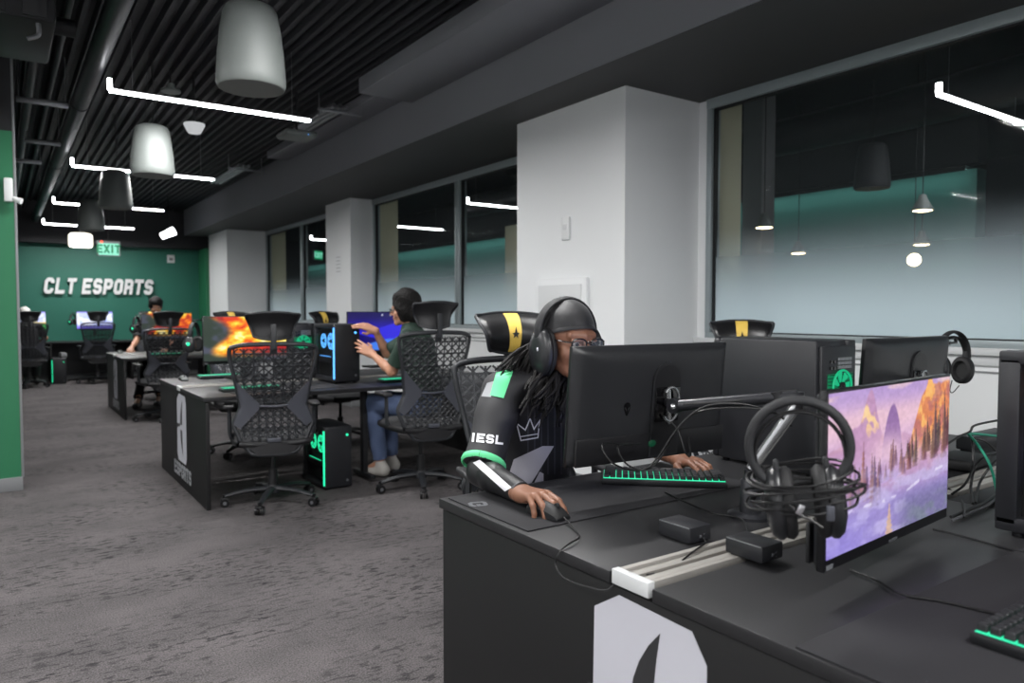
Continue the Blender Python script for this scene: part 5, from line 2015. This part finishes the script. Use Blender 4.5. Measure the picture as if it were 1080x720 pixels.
# ================================================================ people
def person(label, base, J, skin, top, pants, shoes, h=.004, sleeve=.62, sl_r=(.062, .062), hands=None, build=1.0, head_scale=1.0, wr=.002, collar=True, eyes=True, ears=True, long_sleeve=False):
    t = thing('person', label, 'person', base)
    off = -Vector(base)
    lat = Vector(J['shL']) - Vector(J['shR'])
    up = (Vector(J['neck']) - Vector(J['hip'])).normalized()
    P, HW, HM = head_prims(J['head'], J['hf'], J.get('hu', (0, 0, 1)), head_scale, ears)
    neck, chest, hip = Vector(J['neck']), Vector(J['chest']), Vector(J['hip'])
    P.append(cap(HW(0, -.028, -.055), neck + Vector((0, 0, -.02)), .052 * build, .060 * build, .025))
    P.append(tcap(hip, chest, .100 * build, .108 * build, lat, 1.35, .04))
    P.append(cap(Vector(J['shL']), Vector(J['shR']), .045, .045, .04))
    tp, pp, sp = [], [], []
    tp.append(tcap(hip + up * .02, chest, .124 * build, .132 * build, lat, 1.33, .05))
    tp.append(cap(Vector(J['shL']), neck + Vector((0, 0, -.035)), .058, .070, .05))
    tp.append(cap(Vector(J['shR']), neck + Vector((0, 0, -.035)), .058, .070, .05))
    nails = []
    for s in 'LR':
        sh, el, wr_ = Vector(J['sh' + s]), Vector(J['el' + s]), Vector(J['wr' + s])
        P.append(cap(sh, el, .046 * build, .038 * build, .02))
        mid = el.lerp(wr_, .3)
        P.append(cap(el, mid, .038 * build, .038 * build, .02))
        P.append(cap(mid, wr_, .038 * build, .024 * build, .015))
        a = el.lerp(sh, 1 - sleeve) if not long_sleeve else el
        tp.append(cone(sh, sh.lerp(el, sleeve), sl_r[0], sl_r[1], .03) if not long_sleeve else cap(sh, el, sl_r[0], sl_r[1], .03))
        if long_sleeve:
            tp.append(cone(el, el.lerp(wr_, .92), sl_r[1], .036, .02))
        if hands and hands.get(s):
            hp, nn = hand_prims(wr_, **hands[s])
            P += hp
            nails += nn
        else:
            d = (wr_ - el).normalized()
            hp, nn = hand_prims(wr_, d, (0, 0, 1), 1 if s == 'L' else -1, [(25, 25, 15)] * 4, [6, 2, -2, -6], [((.03, .03, -.01), (.05, .06, -.02), .012, .010), ((.05, .06, -.02), (.05, .085, -.03), .010, .009)])
            P += hp
        hj, kn, an, to = Vector(J['hj' + s]), Vector(J['kn' + s]), Vector(J['an' + s]), Vector(J['to' + s])
        P.append(cap(hj, kn, .070, .048, .03))
        P.append(cap(kn, an, .048, .034, .02))
        P.append(cap(an, to, .034, .026, .02))
        pp.append(cap(hj, kn, .092, .070, .03))
        pp.append(cone(kn, kn.lerp(an, .93), .070, .058, .02))
        d = (to - an)
        d.z = 0
        d.normalize()
        n_ = Vector((-d.y, d.x, 0))
        z0 = min(to.z, an.z)
        sole = .045
        a0 = an + d * (-.025)
        a0.z = to.z + .012
        sp += [tcap(a0, to, .045, .040, n_, 1.0, .02), cap(an + Vector((0, 0, .0)), a0, .044, .042, .03)]
    pp.append(tcap(hip + Vector((0, 0, -.02)), hip + up * .10, .118, .115, lat, 1.4, .04))
    body = sdf_object('body', P, skin, t, h)
    body.location = off
    for i, (p, d, n_, r) in enumerate(nails):
        q = d.cross(n_).normalized()
        M = Matrix((q, d.normalized(), n_.normalized())).transposed()
        MB().ell(p, (r * .72, r * .95, r * .28), M, 12).build('fingernail', MATS['nail'], body)
    topo = sdf_object('shirt', tp, top, t, max(h, .0045), wr=wrinkles(wr) if wr else None)
    topo.location = off
    pn = sdf_object('trousers', pp, pants, t, .006, wr=wrinkles(.003, 30))
    pn.location = off
    sh_ = sdf_object('shoes', sp, shoes, t, .005, cuts=[((0, 0, min(J['toL'][2], J['toR'][2]) - .045 + .012), (0, 0, -1))])
    sh_.location = off
    if eyes:
        e = MB()
        for sx in (-1, 1):
            e.ell(HW(sx * .031, .0815, .001), (.0122,) * 3, None, 16)
        e.build('eyes', MATS['eye_white'], t).location = off
        e = MB()
        for sx in (-1, 1):
            e.ell(HW(sx * .031, .0905, -.001), (.0068, .0045, .0068), HM, 12)
        e.build('pupils', MATS['eye_dark'], t).location = off
    return t, body, topo, pn, HW, HM, off


def decal(name, polys, target, material, parent, loc, off=.0016, maxlen=3.0):
    """flat printed shapes laid onto the cloth: polygons are seen along sight lines and dropped on the surface"""
    me = target.data
    o0 = target.matrix_basis.translation + (target.parent.location if target.parent else Vector())
    bvh = BVHTree.FromPolygons([v.co.copy() for v in me.vertices], [tuple(p.vertices) for p in me.polygons])
    V_, F_ = [], []
    for poly in polys:
        bm = bmesh.new()
        vs = [bm.verts.new((p[0], p[1], 0)) for p in poly]
        bm.faces.new(vs)
        bmesh.ops.triangulate(bm, faces=bm.faces[:])
        for it in range(6):
            le = [e for e in bm.edges if e.calc_length() > maxlen]
            if not le:
                break
            bmesh.ops.subdivide_edges(bm, edges=le, cuts=1, use_grid_fill=False)
            bmesh.ops.triangulate(bm, faces=bm.faces[:])
        bm.verts.index_update()
        base = len(V_)
        ok = []
        for v in bm.verts:
            d = ray(v.co.x, v.co.y)
            hit, nrm, idx, dist = bvh.ray_cast(EYE, d)
            if hit is None:
                V_.append(Vector((0, 0, 0)))
                ok.append(False)
            else:
                if nrm.dot(d) > 0:
                    nrm = -nrm
                V_.append(hit + nrm * off)
                ok.append(True)
        for f in bm.faces:
            ix = [v.index for v in f.verts]
            if all(ok[i] for i in ix):
                pp = [V_[base + i] for i in ix]
                if max((pp[0] - pp[1]).length, (pp[1] - pp[2]).length, (pp[2] - pp[0]).length) < .06:
                    F_.append([base + i for i in ix])
        bm.free()
    mb = MB()
    mb.raw(V_, F_)
    bmesh.ops.delete(mb.bm, geom=[v for v in mb.bm.verts if not v.link_faces], context='VERTS')
    o = mb.build(name, material, parent, 60)
    o.location = loc
    return o


# ---------------------------------------------------------------- the player in the black jersey
HC = Vector((1.572, 1.925, 1.222))
HF = Vector((-.06, -.99, -.10))
J = dict(head=HC, hf=HF, hu=(0, 0, 1), neck=(1.560, 2.035, 1.125), chest=(1.575, 2.105, .985), hip=(1.64, 2.25, .60),
         shR=(1.385, 2.045, 1.045), shL=(1.755, 2.11, 1.045), elR=(1.238, 1.945, .815), wrR=(1.228, 1.715, .795),
         elL=(1.985, 2.10, .83), wrL=(1.955, 1.775, .800),
         hjR=(1.54, 2.26, .56), hjL=(1.74, 2.26, .56), knR=(1.50, 1.94, .575), knL=(1.80, 1.94, .575),
         anR=(1.50, 1.98, .10), anL=(1.80, 1.98, .10), toR=(1.48, 1.83, .045), toL=(1.81, 1.83, .045))
hands = {
    'R': dict(fwd=(.02, -1, .10), up=(0, .14, 1), thumb_side=-1, curls=[(22, 26, 14), (24, 28, 14), (34, 36, 18), (38, 38, 18)], spread=[5, 0, -9, -15],
              thumb=[((.028, .032, -.012), (.050, .055, -.022), .0135, .0115), ((.050, .055, -.022), (.052, .085, -.030), .0112, .0090)]),
    'L': dict(fwd=(-.10, -1, .02), up=(.05, .05, 1), thumb_side=1, curls=[(16, 32, 24), (14, 34, 24), (16, 34, 24), (20, 32, 22)], spread=[12, 4, -5, -14],
              thumb=[((.028, .032, -.012), (.056, .052, -.016), .0135, .0115), ((.056, .052, -.016), (.066, .082, -.022), .0112, .0090)]),
}
pl_, body, shirt, pn, HW, HM, off = person(
    'person in a black and green jersey, glasses and headset at the front desk', (1.60, 2.2, 0), J, MATS['skin_deep'], MATS['jersey_black'], MATS['pants_black'], MATS['shoe_black'],
    h=.0032, sleeve=.93, sl_r=(.068, .065), hands=hands, wr=.0048, ears=False, head_scale=1.06)
# forearm sleeve on the mouse arm
elR, wrR = Vector(J['elR']), Vector(J['wrR'])
shR = Vector(J['shR'])
fs = sdf_object('arm_sleeve', [cap(shR.lerp(elR, .6), elR, .045, .044, .02), cap(elR, elR.lerp(wrR, .3), .044, .043, .02), cone(elR.lerp(wrR, .3), elR.lerp(wrR, 1.0), .043, .0315, .01)],
                MATS['sleeve_black'], pl_, .0035, wr=wrinkles(.0014, 70))
fs.location = off
d = (wrR - elR).normalized()
MB().cyl(wrR - d * .020, wrR - d * .002, .0325, .0320, 28).build('sleeve_cuff', MATS['cable_grey'], pl_).location = off
# green sleeve hem ring
a = shR.lerp(elR, .905)
d = (elR - shR).normalized()
ring_r = .067
n1 = d.orthogonal().normalized()
n2 = d.cross(n1)
MB().tube([a + (n1 * math.cos(k / 24 * 2 * math.pi) + n2 * math.sin(k / 24 * 2 * math.pi)) * ring_r * 1.02 for k in range(25)], .0115, 8, cap=False, flat=.5, up=n1).build('sleeve_hem', MATS['jersey_green'], pl_).location = off
MB().tube([Vector(J['neck']) + Vector((.072 * math.cos(k / 20 * 2 * math.pi), .07 * math.sin(k / 20 * 2 * math.pi) - .004, -.004 + .022 * math.sin(k / 20 * 2 * math.pi))) for k in range(21)], .008, 8, cap=False).build('collar', MATS['jersey_black'], pl_).location = off
MB().tube([Vector(J['neck']) + Vector((.064 * math.cos(a_), .066 * math.sin(a_) - .028, .004 - .05 * (1 - math.sin(a_)) * .5)) for a_ in [math.pi * (1 + k / 14) for k in range(15)]], .0018, 6).build('necklace', MATS['silver'], pl_).location = off

# printed marks of the jersey
D_ = lambda name, polys, m, tgt=shirt, **kw: decal(name, polys, tgt, MATS[m], tgt, (0, 0, 0), **kw)
D_('shoulder_stripe', [[(517, 417), (524, 391), (541, 384), (541, 392), (531, 420)]], 'jersey_green', off=.002)
D_('shoulder_patch', [[(508, 418), (514, 404), (521, 402), (518, 419)]], 'decal_grey', off=.0018)
D_('chest_panel', [[(533, 512), (542, 484), (572, 470), (584, 470), (566, 500), (557, 514)], [(560, 515), (569, 497), (573, 499), (573, 515)]], 'jersey_grey', off=.0018)
stripes = []
for k in range(8):
    x = 556 + k * 7
    stripes.append([(x, 412), (x + 1.6, 412), (x + 1.6, 500), (x, 500)])
D_('pinstripe', stripes, 'pinstripe', off=.0012)
crown = [(545, 446), (549.5, 464), (567, 461), (569, 443), (563, 452), (559, 441), (554, 453)]
ring_polys = [q for q in stroke_polys([(p[0], p[1]) for p in crown + crown[:1]], 1.3)]
ring_polys += stroke_polys([(549, 460), (567, 457)], 1.0)
D_('crown_emblem', ring_polys, 'jersey_white', off=.0024, maxlen=4)
pl, tot = text_polys('IESL', 9.5, W=.85, t=.24, gap=.16, shear=.12)
T_ = []
for q in pl:
    T_.append([(513.5 + p[0], 467.5 - p[1] + (p[0]) * .10) for p in q])
D_('sleeve_lettering', T_, 'jersey_white', off=.0024, maxlen=4)
D_('forearm_stripe', [[(499, 488), (506, 485), (540, 514), (533, 518)]], 'jersey_white', fs, off=.0020)
D_('forearm_swoosh', [[(537, 521), (541, 523), (550, 517), (542, 520)]], 'jersey_white', fs, off=.0020, maxlen=2)

# durag
Mn = np.array(HM)
dg = sdf_object('durag', [ellp(HW(0, -.012, .037), np.array((.0865, .1075, .098)), Mn, .02)], MATS['durag'], pl_, .003,
                cuts=[(tuple(HW(0, .09, .050)), tuple(HM @ Vector((0, .30, -.954))))], wr=wrinkles(.0017, 85))
dg.location = off
band = []
for k in range(33):
    a_ = 2 * math.pi * k / 32
    x_, y_ = .080 * math.cos(a_), -.012 + .0995 * math.sin(a_)
    band.append(HW(x_, y_, .050 + (y_ - .09) * .3145 + .006))
MB().tube(band, .010, 8, cap=False, flat=.35, up=band[0] - HC).build('durag_band', MATS['durag'], pl_).location = off
tail = MB()
for k in range(3):
    tail.tube([HW(.01 * k - .02, -.115, .005), HW(.02 * k - .02, -.140, -.01), HW(.02 * k - .02, -.150, -.05), HW(.015 * k - .02, -.150, -.10 - .02 * k)], [.009, .012, .010, .006], 8, n=4, flat=.5)
tail.build('durag_tie', MATS['durag'], pl_).location = off

# glasses
gl = thing('eyeglasses', 'black framed eyeglasses worn by the player in the headset', 'eyeglasses', HC)
fr = MB()
for sx in (-1, 1):
    rim = []
    for k in range(25):
        a_ = 2 * math.pi * k / 24
        cx_, sz_ = math.copysign(abs(math.cos(a_)) ** .75, math.cos(a_)), math.copysign(abs(math.sin(a_)) ** .75, math.sin(a_))
        rim.append(HW(sx * .0345 + .0265 * cx_, .1085 - .10 * abs(sx * .0345 + .0265 * cx_) ** 1.2, -.002 + .0205 * sz_) - HC)
    fr.tube(rim, .0027, 7, cap=False)
fr.tube([HW(-.009, .107, .006) - HC, HW(0, .110, .009) - HC, HW(.009, .107, .006) - HC], .002, 7, n=3)
fr.build('rim', MATS['glasses_black'], gl)
for sx in (-1, 1):
    MB().tube([HW(sx * .060, .102, .008) - HC, HW(sx * .074, .085, .008) - HC, HW(sx * .083, .01, .006) - HC, HW(sx * .082, -.02, -.006) - HC], .0024, 7, n=4).build('temple', MATS['glasses_black'], gl)
    lens = [HW(sx * .0345 + .0255 * math.copysign(abs(math.cos(a_)) ** .75, math.cos(a_)), .1065, -.002 + .0195 * math.copysign(abs(math.sin(a_)) ** .75, math.sin(a_))) - HC for a_ in [2 * math.pi * k / 20 for k in range(20)]]
    MB().raw(lens, [tuple(range(20))]).build('lens', MATS['lens'], gl)

# headset worn
Mh = HM.to_4x4()
make_headset('black headset worn by the player over the durag', HW(0, -.006, -.030), HM @ Euler((R(4), 0, 0)).to_matrix(), bw=.0205, width=.095, rb=.115, cup=1.45, top=.171)

# locks of hair
lk = MB()
rr = random.Random(11)


def lock(pts, r0, n=6):
    k = len(pts)
    lk.tube(pts, [r0 * (1.0, 1.12, 1.05, .98, .85, .45)[min(5, round(i * 5 / (k - 1)))] for i in range(k)], 7, n=n)


for i in range(52):                                     # right side: behind the cup, then forward over the shoulder
    a_ = R(rr.uniform(-178, -112))
    x_, y_ = .086 * math.cos(a_), -.020 + .100 * math.sin(a_)
    p0 = HW(x_ * .85, y_ * .85, rr.uniform(-.01, .035))
    p1 = HW(x_ * 1.10, y_ * 1.05 - .012, rr.uniform(-.05, -.015))
    X_ = rr.uniform(1.365, 1.540)
    end = Vector((X_, rr.uniform(1.875, 1.930), 0.955 + max(0, 1.43 - X_) * .9 + rr.uniform(-.035, .10)))
    p2 = p1.lerp(end, .30) + Vector((rr.uniform(-.02, .006), rr.uniform(-.004, .012), .012))
    p3 = p1.lerp(end, .62) + Vector((rr.uniform(-.022, .014), rr.uniform(-.012, .004), .014))
    p4 = p1.lerp(end, .85) + Vector((rr.uniform(-.014, .014), rr.uniform(-.010, .002), .006))
    lock([p0, p1, p2, p3, p4, end], rr.uniform(.0060, .0090))
for i in range(34):                                     # back and left side
    a_ = R(rr.uniform(-120, -10))
    x_, y_ = .086 * math.cos(a_), -.020 + .102 * math.sin(a_)
    p0 = HW(x_ * .86, y_ * .86, rr.uniform(-.01, .03))
    p1 = HW(x_ * 1.10, y_ * 1.08, rr.uniform(-.05, -.01))
    outw = Vector(p1 - HC)
    outw.z = 0
    outw.normalize()
    L_ = rr.uniform(.16, .24)
    p2 = p1 + outw * rr.uniform(.015, .04) + Vector((0, .01, -L_ * .35))
    p3 = p2 + outw * .015 + Vector((rr.uniform(-.02, .02), .01, -L_ * .33))
    p4 = p3 + outw * .01 + Vector((rr.uniform(-.02, .02), .0, -L_ * .32))
    lock([p0, p1, p2, p3, p4], rr.uniform(.0060, .0085))
for k in range(14):                                     # knotted bunch sweeping back over the shoulder
    q = HW(-.065 + .010 * (k % 5), -.09 - .01 * (k % 3), .01 - .012 * (k % 4))
    e = Vector((rr.uniform(1.345, 1.42), rr.uniform(1.99, 2.05), rr.uniform(1.10, 1.14)))
    lock([q, q.lerp(e, .3) + Vector((-.02, .01, .012)), q.lerp(e, .65) + Vector((-.022, .012, .012)), e], rr.uniform(.006, .008), 5)
lk.build('dreadlocks', MATS['hair_black'], pl_).location = off


# ---------------------------------------------------------------- person in the green shirt
H2 = Vector((2.585, 5.17, 1.335))
J2 = dict(head=H2, hf=(-.80, .58, -.10), neck=(2.62, 5.13, 1.20), chest=(2.64, 5.06, 1.05), hip=(2.68, 4.99, .66),
          shL=(2.50, 4.95, 1.12), shR=(2.70, 5.25, 1.12), elL=(2.425, 5.07, .865), wrL=(2.385, 5.34, .985), elR=(2.56, 5.44, .98), wrR=(2.45, 5.42, 1.165),
          hjL=(2.60, 4.96, .58), hjR=(2.74, 5.08, .58), knL=(2.40, 5.36, .60), knR=(2.58, 5.46, .60),
          anL=(2.46, 5.36, .11), anR=(2.62, 5.50, .11), toL=(2.37, 5.46, .045), toR=(2.54, 5.61, .045))
hands2 = {
    'L': dict(fwd=(-.55, .55, .45), up=(-.45, -.75, .3), thumb_side=1, curls=[(10, 18, 10), (14, 20, 10), (22, 26, 12), (28, 30, 14)], spread=[6, 1, -4, -9],
              thumb=[((.028, .032, -.012), (.052, .052, -.02), .0135, .0115), ((.052, .052, -.02), (.058, .082, -.022), .0112, .0090)]),
    'R': dict(fwd=(-.75, .25, .35), up=(-.3, -.6, .8), thumb_side=-1, curls=[(10, 18, 10), (14, 20, 10), (20, 26, 12), (26, 30, 14)], spread=[6, 1, -4, -9],
              thumb=[((.028, .032, -.012), (.052, .052, -.02), .0135, .0115), ((.052, .052, -.02), (.058, .082, -.022), .0112, .0090)]),
}
p2_, b2_, s2_, n2_, HW2, HM2, off2 = person('person in a dark green shirt and jeans touching the blue-lit tower', (2.6, 5.0, 0), J2, MATS['skin_light'], MATS['tee_green'], MATS['denim'], MATS['shoe_white'],
                                            h=.004, sleeve=.80, sl_r=(.064, .068), hands=hands2, wr=.003)


def hair(parent, HWx, HMx, offx, prims, h=.004, m='hair_black'):
    def w(p):
        x, y, z = p[:, 0], p[:, 1], p[:, 2]
        return .0035 * np.sin(260 * x + 3 * np.sin(40 * z)) * np.sin(240 * y + 2 * np.sin(35 * z)) + .004 * np.sin(60 * z + 40 * x)
    o = sdf_object('hair', prims, MATS[m], parent, h, wr=w)
    o.location = offx
    return o


M2n = np.array(HM2)
hair(p2_, HW2, HM2, off2, [ellp(HW2(0, -.022, .060), np.array((.100, .112, .105)), M2n, .02), ellp(HW2(0, -.065, -.02), np.array((.088, .072, .100)), M2n, .03),
                           ellp(HW2(.052, -.005, -.005), np.array((.048, .062, .100)), M2n, .02), ellp(HW2(-.052, -.005, -.005), np.array((.048, .062, .100)), M2n, .02),
                           ellp(HW2(0, -.05, -.07), np.array((.075, .050, .070)), M2n, .02), ('sub', np.array(HW2(0, .155, -.035)), np.array((.078, .080, .092)), M2n, None, .01)])
g2 = thing('eyeglasses', 'thin dark eyeglasses worn by the person in the green shirt', 'eyeglasses', H2)
fr = MB()
for sx in (-1, 1):
    fr.tube([HW2(sx * .034 + .025 * math.cos(a_), .107, -.002 + .019 * math.sin(a_)) - H2 for a_ in [2 * math.pi * k / 20 for k in range(21)]], .0018, 6, cap=False)
fr.build('rim', MATS['glasses_black'], g2)
for sx in (-1, 1):
    MB().tube([HW2(sx * .058, .104, .006) - H2, HW2(sx * .080, .07, .006) - H2, HW2(sx * .082, -.01, .002) - H2], .0022, 6).build('temple', MATS['glasses_black'], g2)

# ---------------------------------------------------------------- player behind the farthest bench
H3 = Vector((1.90, 11.95, 1.385))
J3 = dict(head=H3, hf=(-.05, -1, -.15), neck=(1.90, 12.0, 1.25), chest=(1.90, 12.03, 1.10), hip=(1.92, 12.1, .66),
          shL=(2.08, 12.0, 1.17), shR=(1.72, 12.0, 1.17), elL=(2.10, 11.7, .93), wrL=(1.95, 11.45, .80), elR=(1.60, 11.75, .88), wrR=(1.50, 11.48, .80),
          hjL=(2.0, 12.1, .58), hjR=(1.84, 12.1, .58), knL=(1.95, 11.62, .60), knR=(1.70, 11.60, .60),
          anL=(1.80, 11.2, .12), anR=(1.52, 11.1, .12), toL=(1.74, 11.03, .045), toR=(1.46, 10.93, .045))
p3_, b3_, s3_, n3_, HW3, HM3, off3 = person('dark-haired person sitting behind the yellow and orange monitor at the farthest bench', (1.9, 11.9, 0), J3, MATS['skin_light'], MATS['pants_black'], MATS['pants_black'], MATS['shoe_black'],
                                            h=.007, sleeve=.8, wr=0, ears=True)
M3n = np.array(HM3)
hair(p3_, HW3, HM3, off3, [ellp(HW3(0, -.012, .052), np.array((.098, .108, .102)), M3n, .02), ellp(HW3(0, -.05, 0), np.array((.088, .07, .07)), M3n, .03),
                           ('sub', np.array(HW3(0, .125, -.03)), np.array((.08, .06, .07)), M3n, None, .01)], .006)

# ---------------------------------------------------------------- person with the white cap at the wall desk
H4 = Vector((.36, 15.45, 1.255))
J4 = dict(head=H4, hf=(0, 1, -.1), neck=(.37, 15.38, 1.12), chest=(.38, 15.33, .97), hip=(.40, 15.22, .58),
          shL=(.20, 15.35, 1.04), shR=(.56, 15.35, 1.04), elL=(.14, 15.55, .84), wrL=(.20, 15.80, .80), elR=(.66, 15.50, .84), wrR=(.62, 15.78, .80),
          hjL=(.32, 15.24, .56), hjR=(.48, 15.24, .56), knL=(.30, 15.68, .56), knR=(.52, 15.68, .56),
          anL=(.30, 15.72, .12), anR=(.52, 15.72, .12), toL=(.30, 15.86, .045), toR=(.52, 15.86, .045))
p4_, b4_, s4_, n4_, HW4, HM4, off4 = person('person in a white cap seated at the wall desk at the far left', (.38, 15.3, 0), J4, MATS['skin_light'], MATS['pants_black'], MATS['pants_black'], MATS['shoe_black'],
                                            h=.008, sleeve=.7, wr=0)
M4n = np.array(HM4)
hair(p4_, HW4, HM4, off4, [ellp(HW4(0, -.02, .02), np.array((.084, .096, .085)), M4n, .02), ('sub', np.array(HW4(0, .115, -.02)), np.array((.08, .06, .08)), M4n, None, .01)], .007)
cp = sdf_object('cap', [ellp(HW4(0, -.012, .045), np.array((.090, .108, .098)), M4n, .02), ellp(HW4(0, .11, .055), np.array((.07, .075, .010)), M4n, .01)], MATS['cap_white'], p4_, .005, cuts=[(tuple(HW4(0, 0, .03)), (0, 0, -1))])
cp.location = off4

# ================================================================ camera
cam = bpy.data.cameras.new('camera')
co = bpy.data.objects.new('camera', cam)
COL.objects.link(co)
co.location = EYE
rotm = Matrix((cR, cU, -cF)).transposed()
co.rotation_euler = rotm.to_euler()
cam.sensor_width = 36
cam.lens = 36 * F_PX / 1080
cam.clip_start = .05
cam.dof.use_dof = True
cam.dof.focus_distance = 2.35
cam.dof.aperture_fstop = 3.2
SC.camera = co
w = bpy.data.worlds.new('world')
SC.world = w
w.use_nodes = True
w.node_tree.nodes['Background'].inputs[0].default_value = (.02, .02, .022, 1)
SC.view_settings.view_transform = 'Standard'
SC.view_settings.look = 'None'
SC.view_settings.gamma = 1
SC.view_settings.use_curve_mapping = False
SC.view_settings.exposure = 0.0
SC.cycles.use_denoising = True
SC.cycles.max_bounces = 8
SC.cycles.transparent_max_bounces = 16
